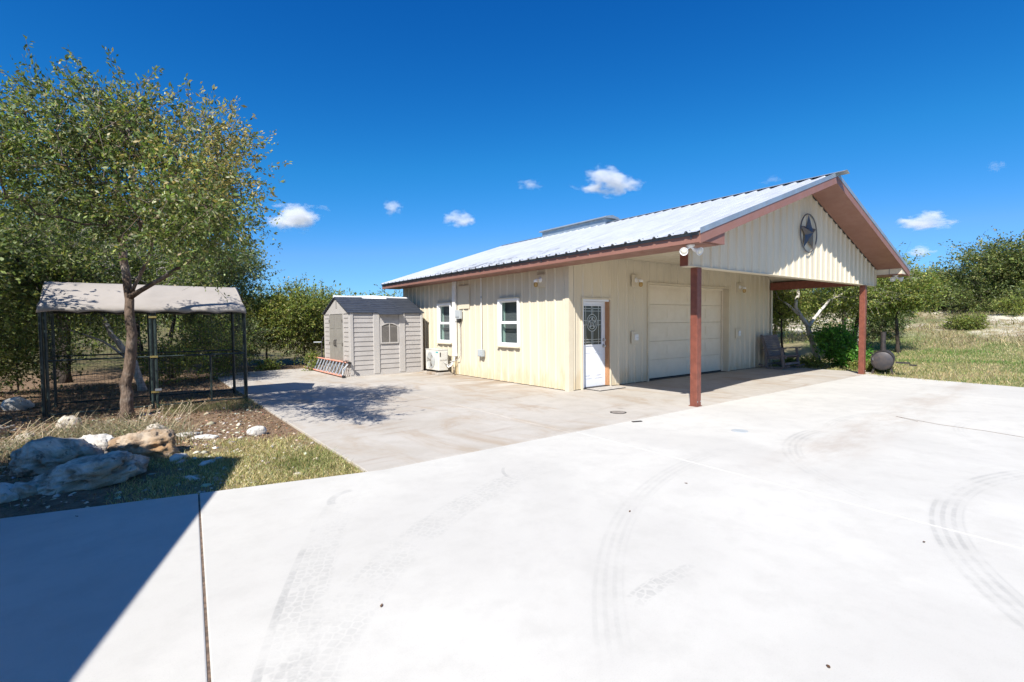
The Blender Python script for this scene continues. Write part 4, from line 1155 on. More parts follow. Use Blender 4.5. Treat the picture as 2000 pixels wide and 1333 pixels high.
# ------------------------------------------------------------------ rocks
def rock(name, label, c, size, rot, seed, mat, pits=(), sub=4, rough=.22, group=None, flat=-.25):
    bm = bmesh.new(); bmesh.ops.create_icosphere(bm, subdivisions=sub, radius=1)
    off = Vector((seed * 7.13, seed * 3.7, seed * 1.9))
    for v in bm.verts:
        d = v.co.normalized()
        r_ = 1 + rough * 1.4 * mnoise.noise(d * 1.1 + off) + rough * .9 * mnoise.noise(d * 2.6 + off * 1.3)
        r_ += rough * .8 * (.5 - abs(mnoise.noise(d * 4.5 + off)))
        vd = mnoise.voronoi(d * 3.0 + off)[0]
        r_ -= rough * 2.6 * max(0, .24 - vd[0])
        vd2 = mnoise.voronoi(d * 7.0 + off * 2)[0]
        r_ -= rough * 3.4 * max(0, .27 - vd2[0])
        vd3 = mnoise.voronoi(d * 15.0 + off * 3)[0]
        r_ -= rough * 1.0 * max(0, .28 - vd3[0])
        r_ += rough * .35 * abs(mnoise.noise(d * 12 + off)) + rough * .2 * mnoise.noise(d * 26 + off)
        for (pd, pr, pdep) in pits:
            a = (d - Vector(pd).normalized()).length
            if a < pr: r_ -= pdep * (1 - (a / pr) ** 2) ** 1.2
        p = d * r_
        # squarer, slab-like body
        p = Vector((math.copysign(abs(p.x) ** .85, p.x), math.copysign(abs(p.y) ** .85, p.y), p.z))
        v.co = Vector((p.x * size[0], p.y * size[1], max(p.z, flat - .45) * size[2]))
    me = bpy.data.meshes.new(name); bm.to_mesh(me); bm.free()
    me.polygons.foreach_set('use_smooth', [True] * len(me.polygons))
    me.materials.append(mat)
    o = bpy.data.objects.new(name, me); COL.objects.link(o)
    o.location = c; o.rotation_euler = rot
    return tag(o, label, 'rock', group)
rock('boulder', 'largest pitted limestone boulder, nearest to the drive', (-8.12, -1.50, .07), (.43, .25, .155), (.10, -.12, .05), 1, M['rock'], [((.50, -.85, .28), .26, .62), ((.66, -.60, .55), .22, .55), ((-.25, -.9, .0), .30, .5), ((.15, -.7, .6), .15, .35), ((-.35, -.6, .75), .2, .25), ((-.6, -.75, .25), .18, .4), ((.85, -.55, .1), .16, .4), ((.0, -.95, .25), .12, .35), ((.25, -.9, .1), .12, .18), ((-.75, -.7, 0), .14, .2), ((.1, .1, 1), .4, .10), ((.55, -.85, -.1), .10, .2)], 5)
rock('boulder', 'dark shaded boulder with hollows behind the largest one', (-8.42, -.74, .10), (.37, .25, .19), (.05, .05, .10), 2, M['rock'], [((-.05, -.75, .6), .36, .60), ((.45, -.85, .25), .26, .45), ((-.45, -.9, .05), .2, .35), ((.2, -.9, .0), .16, .35), ((-.5, -.9, .3), .16, .15), ((.4, -.7, .5), .14, .18)], 5)
rock('boulder', 'ochre stained boulder at right end of the rock group', (-7.66, -.78, .12), (.30, .22, .19), (0, .06, .15), 3, M['rock_rust'], [((.1, -.9, .15), .24, .45), ((.45, -.9, .3), .18, .4), ((-.4, -.85, .3), .16, .3), ((-.2, -.6, .7), .2, .1)], 5)
rock('rock', 'pale lilac rock at left picture edge beside the drive', (-8.80, -1.70, .02), (.20, .14, .11), (0, .1, .6), 4, M['rock_white'], (), 4)
rock('rock', 'low rock touching left end of the largest boulder', (-8.60, -1.60, .02), (.13, .11, .09), (0, .2, 1.1), 5, M['rock'], (), 4)
rock('rock', 'sunlit white rock behind the dark shaded boulder', (-8.16, -.30, .10), (.22, .12, .17), (0, -.15, -.1), 6, M['rock_white'], (), 4)
rock('rock', 'white rounded rock alone on the turf near slab', (-6.38, -.20, .03), (.12, .07, .075), (0, 0, .1), 7, M['rock_white'], (), 4, .13)
rock('rock', 'pointed grey rock among dry stems left of trunk', (-8.52, 1.62, .07), (.14, .12, .16), (.2, .1, .4), 8, M['rock'], (), 4)
rock('rock', 'grey slab rock leaning at right of dry stems', (-7.52, .45, .05), (.15, .09, .12), (.3, .5, .3), 9, M['rock'], (), 4, .15)
rock('rock', 'flat white stone lying right of the dry stems', (-7.16, .38, .0), (.15, .09, .035), (0, .05, .3), 10, M['rock_white'], (), 3, .2)
rock('rock', 'second flat white stone nearer to the turf', (-7.0, .02, .0), (.16, .08, .03), (.05, 0, -.5), 11, M['rock_white'], (), 3, .2)
rock('rock', 'small lilac stone in house shadow beside ochre boulder', (-7.36, -1.10, .0), (.085, .06, .06), (0, 0, .5), 12, M['rock_white'], (), 3)
rock('rock', 'flat lilac stone in the house shadow on turf', (-7.12, -1.48, -.005), (.10, .035, .025), (0, 0, .7), 13, M['rock_white'], (), 3)
rock('rock', 'tiny pale stone beside the flat lilac stone', (-6.99, -1.36, -.005), (.045, .03, .02), (0, 0, .2), 14, M['rock_white'], (), 3)
rock('rock', 'white stone beside kennel back left corner', (-9.55, 5.2, .05), (.2, .16, .16), (0, 0, .2), 15, M['rock_white'], (), 4)
rock('rock', 'grey stone in tree shade at far left edge', (-9.42, 2.1, .04), (.17, .13, .10), (0, 0, .9), 16, M['rock'], (), 4)
rock('rock', 'small grey stone left of the pointed rock', (-8.95, 1.30, .02), (.13, .10, .09), (0, 0, 1.9), 17, M['rock'], (), 3)

# ------------------------------------------------------------------ vegetation
def unit(v): return v / np.maximum(np.linalg.norm(v, axis=1), 1e-9)[:, None]
def leaf_mesh(name, c, d, ln, ratio, cols, fold=.12):
    n = len(c); rnd = unit(rng.normal(size=(n, 3)))
    rnd[:, 2] = rnd[:, 2] * .6 + .0
    side = unit(np.cross(d, rnd)); nrm = np.cross(d, side)
    L_ = ln[:, None]; Wd = L_ * ratio
    v = np.empty((n, 4, 3))
    v[:, 0] = c; v[:, 1] = c + d * L_ * .5 + side * Wd * .5 + nrm * Wd * fold
    v[:, 2] = c + d * L_; v[:, 3] = c + d * L_ * .5 - side * Wd * .5 + nrm * Wd * fold
    f = np.arange(n * 4).reshape(n, 4)
    return np_mesh(bpy.data.meshes.new(name), v.reshape(-1, 3), f, np.repeat(cols, 4, axis=0))

def palette(n, pal, wts, jit=.25):
    pal = np.array(pal); k = rng.choice(len(pal), n, p=np.array(wts) / sum(wts))
    return np.clip(pal[k] * np.exp(rng.normal(0, jit, (n, 1))) * np.exp(rng.normal(0, .07, (n, 3))), .004, .8)

def sample_lobes(lobes, n, shell=.35):
    vols = np.array([r[0] * r[1] * r[2] for c, r in lobes]) ** .8
    k = rng.choice(len(lobes), n, p=vols / vols.sum())
    C = np.array([l[0] for l in lobes])[k]; Rr = np.array([l[1] for l in lobes])[k]
    u = unit(rng.normal(size=(n, 3))); rad = rng.random(n) ** shell
    rad *= 1 + .16 * rng.normal(size=n)
    return C + u * rad[:, None] * Rr, u

def tree(name, label, cat, stems, lobes, ntw, lpt, leaf, ratio, pal, wts, bark, twl=.40, group=None, r_tip=.006, limbs=130, shell=.4, droop=0.0, clump=0.5, hue=None):
    base = stems[0][0]
    rt = empty(name, base[0], label, cat, group) if False else empty(name, tuple(stems[0][0][0]), label, cat, group)
    nodes, par, rad0 = [], [], []
    for pts_, r0, r1 in stems:
        pts_ = [Vector(p) for p in pts_]
        # subdivide with slight wander
        start = None
        for i in range(len(pts_) - 1):
            for k in range(4):
                t = k / 4
                q = pts_[i].lerp(pts_[i + 1], t)
                if not (i == 0 and k == 0): q = q + Vector(rng.normal(0, r0 * .12, 3))
                nodes.append(q); par.append(len(nodes) - 2 if start is not None else -1)
                rad0.append(r0 + (r1 - r0) * ((i + t) / (len(pts_) - 1)))
                start = True
        nodes.append(pts_[-1]); par.append(len(nodes) - 2); rad0.append(r1)
    nstem = len(nodes)
    A, _ = sample_lobes(lobes, limbs, .55)
    topz = max(n_.z for n_ in nodes)
    crown0 = np.array(nodes[-1])
    order = np.argsort(np.linalg.norm(A - crown0, axis=1))
    P = np.array([tuple(n_) for n_ in nodes]); lowz = base[0][2] + (topz - base[0][2]) * .5 if False else float(np.quantile(P[:, 2], .55))
    okn = list(P[:, 2] >= lowz)
    for a in order:
        tgt = A[a]
        d = np.linalg.norm(P - tgt, axis=1) + np.where(np.array(okn), 0, 1e3) + np.maximum(0, P[:, 2] - tgt[2]) * .7
        j = int(np.argmin(d)); p0 = P[j]; dist = np.linalg.norm(tgt - p0)
        ns = max(2, min(6, int(dist / .28)))
        prev = j
        for k in range(1, ns + 1):
            t = k / ns
            q = p0 + (tgt - p0) * t + np.array([0, 0, .10 * dist * math.sin(math.pi * t)]) + rng.normal(0, .03 * dist * (1 - t) + .01, 3)
            nodes.append(Vector(q)); par.append(prev); rad0.append(0); okn.append(True)
            prev = len(nodes) - 1
            P = np.vstack([P, q])
    cnt = np.zeros(len(nodes))
    haschild = np.zeros(len(nodes), bool)
    for i, p in enumerate(par):
        if p >= 0: haschild[p] = True
    cnt[~haschild] = 1
    for i in range(len(nodes) - 1, -1, -1):
        if par[i] >= 0: cnt[par[i]] += cnt[i]
    rad = np.maximum(np.array(rad0), 0)
    for i in range(nstem, len(nodes)): rad[i] = r_tip * cnt[i] ** .48
    for i in range(nstem): rad[i] = max(rad[i], r_tip)
    V, F = [], []
    # stems as continuous smooth tubes
    mb = MB(); i = 0
    while i < nstem:
        j = i + 1
        while j < nstem and par[j] == j - 1: j += 1
        mb.tube([nodes[q] for q in range(i, j)], [rad[q] * (1.35 if q == i and par[i] < 0 else 1) for q in range(i, j)], 12)
        i = j
    for i in range(nstem, len(nodes)):
        p = par[i]; rp = min(rad[p], rad[i] * 1.3)
        mb.tube([nodes[p], nodes[i]], [rp, rad[i]], 5 if rad[i] > .012 else 4, False)
    # twigs with leaves
    T, u = sample_lobes(lobes, ntw, shell)
    if hue is not None: pass
    near = np.array([tuple(n_) for n_ in nodes[nstem:]])
    # pull part of the twigs to the limbs so that clumps and gaps form
    sel = rng.random(ntw) < clump
    idx = rng.integers(0, len(near), ntw)
    T[sel] = near[idx[sel]] + rng.normal(0, .12 * twl / .4, (sel.sum(), 3))
    cen = np.mean([l[0] for l in lobes], axis=0)
    outd = unit(T - cen)
    D_ = unit(outd * .8 + rng.normal(0, .65, (ntw, 3)) + np.array([0, 0, .15 - droop]))
    tl = twl * np.exp(rng.normal(0, .3, ntw))
    vis = np.nonzero(rng.random(ntw) < .35)[0][:900]
    for q in vis:
        j = int(np.argmin(((near - T[q]) ** 2).sum(1)))
        mb.tube([tuple(near[j]), tuple(T[q]), tuple(T[q] + D_[q] * tl[q])], [r_tip * .8, r_tip * .6, r_tip * .3], 3, False)
    trunk = mb.build('trunk', bark, rt, smooth=True)
    ti = np.repeat(np.arange(ntw), lpt); n = len(ti)
    s = rng.random(n)
    c = T[ti] + D_[ti] * (tl[ti] * s)[:, None] + rng.normal(0, .024 * twl / .4, (n, 3))
    d = unit(D_[ti] * .7 + rng.normal(0, .6, (n, 3)))
    ln = leaf * np.exp(rng.normal(0, .22, n))
    tw_tint = np.exp(rng.normal(0, .22, (ntw, 1)))
    cols = palette(n, pal, wts) * tw_tint[ti]
    cols = np.clip(cols, .004, .6)
    if hue is not None: cols = hue(c, cols)
    me = leaf_mesh('crown', c, d, ln, ratio, cols)
    link('crown', me, M['leaf'], rt)
    return rt

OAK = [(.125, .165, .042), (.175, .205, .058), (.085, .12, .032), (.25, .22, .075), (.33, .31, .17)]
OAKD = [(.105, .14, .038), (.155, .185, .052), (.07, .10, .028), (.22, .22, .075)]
BUSH = [(.17, .215, .048), (.24, .265, .062), (.12, .165, .036), (.30, .275, .075)]
BLUEG = [(.14, .175, .07), (.18, .21, .095), (.105, .14, .055)]

def main_hue(c, cols):
    # sun-bleached, browned foliage on the right and middle of the crown
    t = np.clip((c[:, 0] + 8.0) / 1.4, 0, 1) * np.clip((c[:, 2] - 2.8) / .7, 0, 1)
    k = (rng.random(len(c)) < .48 * t)[:, None]
    tan = np.array([.36, .275, .09]) * np.exp(rng.normal(0, .25, (len(c), 1)))
    return np.where(k, tan, cols)
tree('oak_tree', 'young live oak with yellowing crown and crooked trunk before kennel', 'tree',
     [([(-7.87, 2.80, -.06), (-7.86, 2.80, .55), (-7.74, 2.72, 1.45), (-7.80, 2.76, 2.2), (-7.86, 2.78, 3.2), (-7.9, 2.4, 4.2)], .100, .04),
      ([(-7.78, 2.74, 2.05), (-7.2, 2.1, 2.45), (-6.8, 1.3, 2.75), (-6.9, .6, 3.2)], .042, .018),
      ([(-7.85, 2.78, 3.0), (-8.1, 2.0, 3.5), (-8.3, 1.2, 3.9), (-8.1, .4, 4.0)], .04, .018),
      ([(-7.76, 2.74, 2.1), (-7.5, 2.3, 2.7), (-7.4, 1.6, 3.2), (-7.3, .3, 3.4)], .030, .016)],
     [((-7.80, .9, 4.2), (1.05, 1.05, .72)), ((-7.35, -.3, 3.40), (.75, 1.0, .70)), ((-8.35, 1.4, 4.15), (1.1, .9, .65)), ((-6.85, .7, 3.75), (.75, .85, .90)),
      ((-8.75, .8, 3.55), (.95, 1.05, .62)), ((-7.15, -.7, 2.72), (.65, .80, .36)), ((-6.95, -1.45, 2.85), (.45, .55, .28)), ((-6.8, .4, 3.0), (.62, .75, .42)), ((-7.6, .9, 3.2), (.9, .9, .45)), ((-6.65, .3, 4.2), (.45, .5, .5))],
     2700, 20, .055, .40, OAK, [4, 3, 3, 1, 1], M['bark'], twl=.36, limbs=260, shell=.5, clump=.68, hue=main_hue)

def simple_tree(label, base, h, w, trunk_r, ntw, pal, wts, bark, leaf=.07, lpt=14, lean=(0, 0), name='oak_tree', cat='tree', group=None, low=.35, nl=6, twl=.5, ratio=.5, zf=1.0, limbs=70, clump=.35, seedoff=0):
    bx, by_ = base; bz = float(gz(bx, by_)) - .05
    tx, ty = bx + lean[0], by_ + lean[1]
    stems = [([(bx, by_, bz), (bx + lean[0] * .3 + rng.normal(0, .06), by_ + lean[1] * .3 + rng.normal(0, .06), bz + h * low * .6), (bx + lean[0] * .7, by_ + lean[1] * .7, bz + h * low * 1.1), (tx, ty, bz + h * .62)], trunk_r, trunk_r * .35)]
    lob = [((tx, ty, bz + h * (.5 + low * .5)), (w * .34, w * .34, h * (1 - low) * .5))]
    for k in range(nl):
        a = 2 * math.pi * (k + rng.random() * .7) / nl
        rr_ = w * .27
        zz = bz + h * (low + (1 - low) * (.22 + .5 * rng.random()))
        s = .75 + .5 * rng.random()
        lob.append(((tx + rr_ * math.cos(a), ty + rr_ * math.sin(a), zz), (w * .24 * s, w * .24 * s, h * (1 - low) * .28 * s * zf)))
    return tree(name, label, cat, stems, lob, ntw, lpt, leaf, ratio, pal, wts, bark, twl=twl, group=group, limbs=limbs, shell=.5, clump=clump, r_tip=.007)

GL = 'oaks behind the kennel'
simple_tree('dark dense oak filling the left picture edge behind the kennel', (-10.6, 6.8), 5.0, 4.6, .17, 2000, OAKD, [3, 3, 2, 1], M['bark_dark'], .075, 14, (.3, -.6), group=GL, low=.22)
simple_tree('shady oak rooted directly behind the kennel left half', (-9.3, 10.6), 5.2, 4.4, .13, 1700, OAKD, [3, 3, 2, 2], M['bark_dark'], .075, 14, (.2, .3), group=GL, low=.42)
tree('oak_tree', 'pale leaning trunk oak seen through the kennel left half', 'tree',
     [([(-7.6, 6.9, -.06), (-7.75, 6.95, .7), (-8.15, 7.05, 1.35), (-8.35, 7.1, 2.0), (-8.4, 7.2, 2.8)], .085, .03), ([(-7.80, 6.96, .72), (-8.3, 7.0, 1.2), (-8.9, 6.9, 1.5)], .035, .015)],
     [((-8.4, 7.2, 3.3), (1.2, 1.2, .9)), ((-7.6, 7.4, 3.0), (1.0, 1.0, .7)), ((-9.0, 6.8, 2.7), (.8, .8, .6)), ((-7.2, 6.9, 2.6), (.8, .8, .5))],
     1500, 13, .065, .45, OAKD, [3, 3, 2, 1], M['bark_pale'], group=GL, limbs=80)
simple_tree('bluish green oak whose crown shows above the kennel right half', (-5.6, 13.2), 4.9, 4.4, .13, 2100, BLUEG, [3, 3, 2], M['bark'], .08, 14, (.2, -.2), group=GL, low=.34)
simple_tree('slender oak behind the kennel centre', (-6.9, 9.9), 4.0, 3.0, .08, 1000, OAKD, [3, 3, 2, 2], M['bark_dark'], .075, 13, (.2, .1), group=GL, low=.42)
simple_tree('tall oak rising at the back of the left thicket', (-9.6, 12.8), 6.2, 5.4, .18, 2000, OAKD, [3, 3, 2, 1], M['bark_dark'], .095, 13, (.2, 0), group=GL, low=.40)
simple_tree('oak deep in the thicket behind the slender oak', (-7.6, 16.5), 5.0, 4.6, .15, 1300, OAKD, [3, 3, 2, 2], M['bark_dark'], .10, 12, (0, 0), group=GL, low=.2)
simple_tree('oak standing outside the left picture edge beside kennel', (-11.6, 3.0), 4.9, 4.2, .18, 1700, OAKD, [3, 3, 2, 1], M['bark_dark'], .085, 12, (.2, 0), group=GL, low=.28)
# low understorey behind the kennel
UB = 'low bushes in the left thicket'
simple_tree('low dark bush at left behind the kennel post', (-9.9, 8.0), 1.7, 2.4, .03, 700, OAKD, [2, 3, 1, 1], M['bark_dark'], .06, 12, name='bush', cat='bush', group=UB, low=.08, twl=.35, limbs=40)
simple_tree('light green bush seen through the kennel middle', (-7.0, 8.2), 1.2, 1.6, .02, 520, BUSH, [3, 3, 2, 1], M['bark'], .055, 12, name='bush', cat='bush', group=UB, low=.06, twl=.3, limbs=30)
simple_tree('feathery green bush seen through the kennel right half', (-5.9, 9.0), 1.8, 2.2, .025, 760, BUSH, [3, 3, 3, 1], M['bark'], .06, 12, name='bush', cat='bush', group=UB, low=.06, twl=.35, limbs=40)
simple_tree('grey-green bush between the kennel and the slab back edge', (-5.1, 11.2), 2.0, 2.2, .03, 700, BLUEG, [3, 2, 2], M['bark'], .06, 12, name='bush', cat='bush', group=UB, low=.12, twl=.35, limbs=40)
SH = 'shrubs behind the slab'
simple_tree('large bright shrub beside the shed double doors', (-2.55, 11.9), 3.1, 2.7, .05, 2000, BUSH, [3, 3, 2, 1], M['bark_dark'], .065, 14, name='shrub', cat='shrub', group=SH, low=.12, twl=.4)
simple_tree('yellowish shrub left of the large bright shrub', (-3.75, 12.5), 2.9, 2.3, .05, 1500, BUSH, [2, 3, 1, 3], M['bark_dark'], .065, 14, name='shrub', cat='shrub', group=SH, low=.25, twl=.4)
simple_tree('loose shrub with bare lower stems right of the kennel', (-4.9, 13.8), 2.7, 2.4, .05, 1300, BUSH, [3, 2, 2, 1], M['bark_dark'], .065, 13, name='shrub', cat='shrub', group=SH, low=.3, twl=.4)
simple_tree('shrub rising behind the shed roof', (-.9, 12.6), 2.7, 2.8, .05, 1300, BUSH, [3, 3, 2, 1], M['bark_dark'], .07, 13, name='shrub', cat='shrub', group=SH, low=.15, twl=.4)
simple_tree('shrub in the gap between shed and building eave', (1.6, 13.6), 2.9, 3.2, .05, 1300, BUSH, [3, 2, 2, 2], M['bark_dark'], .075, 13, name='shrub', cat='shrub', group=SH, low=.15, twl=.4)
simple_tree('small green weed tuft at the shed far corner', (-3.0, 9.35), .75, .42, .01, 130, BUSH, [3, 3, 0, 0], M['bark'], .05, 10, name='weed', cat='weed', low=.05, twl=.16, limbs=14)
simple_tree('low leafy weed at slab back edge left of ladder', (-4.0, 10.8), .42, .8, .01, 200, BUSH, [3, 3, 1, 0], M['bark'], .05, 10, name='weed', cat='weed', low=.05, twl=.16, limbs=14)

# right hand side
GR = 'trees beyond the carport'
tree('oak_tree', 'twisted pale-stemmed tree seen through the carport opening', 'tree',
     [([(11.55, -.75, -.06), (11.30, -.62, .7), (11.15, -.50, 1.35), (10.75, -.25, 2.0), (10.85, -.30, 2.55), (10.6, -.1, 3.2)], .10, .04),
      ([(11.15, -.50, 1.3), (11.6, -.75, 1.9), (11.9, -.9, 2.25), (12.4, -1.2, 2.5)], .06, .025),
      ([(11.0, -.4, 1.6), (10.5, -.1, 2.1), (10.3, .1, 2.3)], .05, .02)],
     [((11.8, -.2, 3.45), (1.4, 1.2, .8)), ((12.8, -1.2, 2.9), (1.3, 1.2, .9)), ((10.8, .6, 3.0), (1.1, 1.2, .8)), ((13.6, -1.5, 2.5), (1.0, 1.0, .75)), ((12.3, -.4, 3.8), (1.2, 1.1, .6)), ((14.0, -2.0, 3.2), (.9, .9, .7))],
     2600, 14, .070, .5, BUSH, [3, 2, 3, 1], M['bark_pale'], group=GR, limbs=130)
simple_tree('yellow-green tree right behind the rocking bench', (11.8, 1.9), 3.9, 3.4, .07, 1500, BUSH, [3, 3, 1, 2], M['bark_dark'], .07, 13, (0, 0), group=GR, low=.3)
simple_tree('double-stemmed thin tree between bench and twisted tree', (11.2, .3), 3.0, 2.2, .045, 650, BUSH, [3, 3, 2, 2], M['bark_dark'], .065, 12, (-.15, .1), group=GR, low=.55, limbs=40)
simple_tree('dense tree filling the view behind the far carport post', (15.6, -.4), 4.2, 4.0, .12, 2000, BUSH, [3, 2, 3, 1], M['bark_dark'], .075, 14, (.2, -.3), group=GR, low=.38)
simple_tree('leafy tree just right of the roof end', (17.0, -1.6), 3.3, 3.0, .08, 1400, BUSH, [3, 2, 3, 1], M['bark_dark'], .075, 13, (0, .1), group=GR, low=.45)
simple_tree('tall thin tree whose tip shows over the far rake', (19.6, 1.2), 5.6, 3.0, .10, 900, BUSH, [3, 2, 3, 1], M['bark_dark'], .08, 12, (0, 0), group=GR, low=.45)
simple_tree('tree further back between the bench and post', (19.0, 4.2), 5.0, 4.6, .12, 1500, BUSH, [3, 3, 2, 2], M['bark_dark'], .09, 13, (0, 0), group=GR, low=.15)
tag(MB().tube([(12.40, -1.58, -.05), (12.52, -1.60, .7), (12.66, -1.62, 1.4), (12.95, -1.68, 2.4)], [.06, .05, .045, .02], 9).build('bare_trunk', M['bark_pale'], None, smooth=True), 'thin leaning trunk just left of the far carport post', 'tree trunk')
simple_tree('vivid green leafy bush beneath the twisted tree', (11.0, -1.62), 1.42, 1.5, .02, 1400, [(.10, .26, .035), (.16, .36, .05), (.065, .17, .025)], [3, 2, 2], M['bark'], .062, 13, name='bush', cat='bush', low=.04, twl=.26, limbs=40, ratio=.6)
for lb, bs, h, w in (('low groundcover plant left of the vivid bush', (10.25, -1.0), .38, .8), ('low groundcover plant between vivid bush and far post', (10.4, -2.45), .36, .9), ('low groundcover plant behind the far carport post', (10.0, -2.9), .32, .7), ('small leafy plant under the bench right rocker', (9.75, -.55), .30, .5)):
    simple_tree(lb, bs, h, w, .008, 200, BUSH, [3, 3, 2, 1], M['bark'], .05, 10, name='plant', cat='plant', group='groundcover by the slab', low=.04, twl=.15, limbs=12)
GO = 'oaks on the right hill'
simple_tree('broad dark oak on the hill at right picture edge', (36.8, -3.2), 4.6, 6.8, .34, 3000, OAKD, [3, 3, 2, 2], M['bark_dark'], .13, 13, (.3, .4), group=GO, low=.22, nl=8, twl=.8)
simple_tree('oak on hill left of the broad dark oak', (39.5, 1.6), 2.8, 4.6, .26, 1900, OAKD, [3, 3, 2, 2], M['bark_dark'], .14, 13, (0, 0), group=GO, low=.2, twl=.8)
simple_tree('oak behind the roof end on the hill', (44.0, 6.5), 2.6, 4.6, .26, 1700, OAKD, [3, 3, 2, 2], M['bark_dark'], .16, 12, (0, 0), group=GO, low=.15, twl=.9)
simple_tree('oak half cut by the right picture edge', (36.0, -6.8), 4.0, 6.0, .30, 2000, OAKD, [3, 3, 2, 2], M['bark_dark'], .13, 13, (0, 0), group=GO, low=.2, twl=.8)
simple_tree('round crowned oak behind the broad dark oak', (47.0, -3.5), 4.2, 6.0, .3, 1700, OAKD, [3, 3, 2, 2], M['bark_dark'], .17, 12, (0, 0), group=GO, low=.15, twl=.9)
GB_ = 'scrub bushes on the right hill'
for lb, bs, h, w, pl in (('dark juniper bush under the broad oak', (34.6, -1.2), 2.4, 3.4, OAKD), ('dark bush under the oak left of the broad one', (35.4, 1.2), 2.2, 3.2, OAKD), ('dark bush near the right picture edge under oaks', (34.2, -3.9), 2.2, 3.2, OAKD),
                         ('scrub bush in the gap behind roof end', (36.5, 3.6), 2.3, 3.4, OAKD), ('lone olive bush out on the pale bank', (24.4, -2.35), .75, 1.5, BUSH), ('lone olive bush at right edge of the bank', (30.6, -3.25), 1.1, 1.5, BUSH), ('dry olive bush low behind the groundcover', (21.0, .2), 1.5, 2.6, BLUEG)):
    simple_tree(lb, bs, h, w, .04, 620, pl, [3, 3, 2, 1][:len(pl)], M['bark_dark'], .10 if h > 1.2 else .06, 12, name='bush', cat='bush', group=GB_, low=.05, twl=.45 if h > 1.2 else .25, limbs=40)

# distant wood (one mass) ring behind everything
def far_wood():
    C, D_, LN, CL = [], [], [], []
    def clump(x, y, h, w, n, leaf, pal, wts):
        z0 = float(gz(x, y))
        k = 5; cc = np.array([(x + rng.normal(0, w * .25), y + rng.normal(0, w * .25), z0 + h * (.3 + .5 * rng.random())) for _ in range(k)])
        q = rng.integers(0, k, n); u = unit(rng.normal(size=(n, 3)))
        p = cc[q] + u * (rng.random(n) ** .4)[:, None] * np.array([w * .32, w * .32, h * .30])
        p[:, 2] = np.maximum(p[:, 2], z0 + .1)
        C.append(p); D_.append(unit(u + rng.normal(0, .5, (n, 3)))); LN.append(leaf * np.exp(rng.normal(0, .25, n)))
        CL.append(palette(n, pal, wts) * math.exp(rng.normal(0, .18)))
    # hillside north of the slab, seen left of the building
    for k in range(90):
        t = rng.random(); dist = 24 + 60 * t
        a = R(-12 + 46 * rng.random())
        x = -7.7 + math.sin(a) * dist; y = -8 + math.cos(a) * dist
        if y < 17: continue
        hh = (2.6 + 1.8 * rng.random()) * (1 + .25 * t)
        clump(x, y, hh, 4.2 + 2 * t, 420, .16 + .16 * t, BUSH if rng.random() < .45 else OAKD, [3, 3, 2, 1])
    # behind the right hill
    for k in range(60):
        a = R(58 + 34 * rng.random()); dist = 46 + 25 * rng.random()
        x = -7.7 + math.sin(a) * dist; y = -8 + math.cos(a) * dist
        clump(x, y, 1.8 + 1.0 * rng.random(), 6, 380, .26, OAKD, [3, 3, 2, 1])
    # left thicket beyond the kennel
    for k in range(46):
        x = -6 - 16 * rng.random(); y = 15 + 20 * rng.random()
        clump(x, y, 3.4 + 2.2 * rng.random(), 4.5, 420, .14, OAKD, [3, 3, 2, 2])
    C_, D2, L2, CL2 = np.vstack(C), np.vstack(D_), np.concatenate(LN), np.vstack(CL)
    me = leaf_mesh('distant_wood', C_, D2, L2, .6, CL2)
    tag(link('distant_wood', me, M['leaf']), 'far oak and juniper wood on the low hills', 'wood', None, 'stuff')
far_wood()

# ------------------------------------------------------------------ grass, dry stems, litter, chips
def blades(name, label, xy, hgt, wid, lean, pal, wts, cat='grass'):
    n = len(xy); z = gz(xy[:, 0], xy[:, 1])
    b = np.c_[xy, z - .005]
    a = rng.random(n) * 2 * np.pi; side = np.c_[np.cos(a), np.sin(a), np.zeros(n)]
    h = hgt * np.exp(rng.normal(0, .35, n)); ld = rng.normal(0, lean, (n, 2)) * h[:, None]
    w = wid * np.exp(rng.normal(0, .2, n))
    v = np.empty((n, 6, 3)); w = w[:, None]
    tip = b + np.c_[ld, h]; mid = b + np.c_[ld * .35, h * .6]
    v[:, 0] = b - side * w / 2; v[:, 1] = b + side * w / 2
    v[:, 2] = mid - side * w * .4; v[:, 3] = mid + side * w * .4
    v[:, 4] = tip - side * w * .08; v[:, 5] = tip + side * w * .08
    cols = palette(n, pal, wts, .22)
    q = np.array([(0, 1, 3, 2), (2, 3, 5, 4)])
    me = np_mesh(bpy.data.meshes.new(name), v.reshape(-1, 3), (q[None] + (np.arange(n) * 6)[:, None, None]).reshape(-1, 4), np.repeat(cols, 6, axis=0))
    return tag(link(name, me, M['blade']), label, cat, None, 'stuff')
def scatter(n, x0, x1, y0, y1, fn):
    p = np.c_[x0 + (x1 - x0) * rng.random(n * 3), y0 + (y1 - y0) * rng.random(n * 3)]
    k = fn(p[:, 0], p[:, 1]); return p[rng.random(len(p)) < k][:n]
def bedmask(x, y): return ((x < -5.84) & (y > edge_y(x) + .02)).astype(float)
def nz2(x, y, s, o=0): return np.array([mnoise.noise(Vector((a * s + o, b * s, o))) for a, b in zip(x, y)]) * .5 + .5
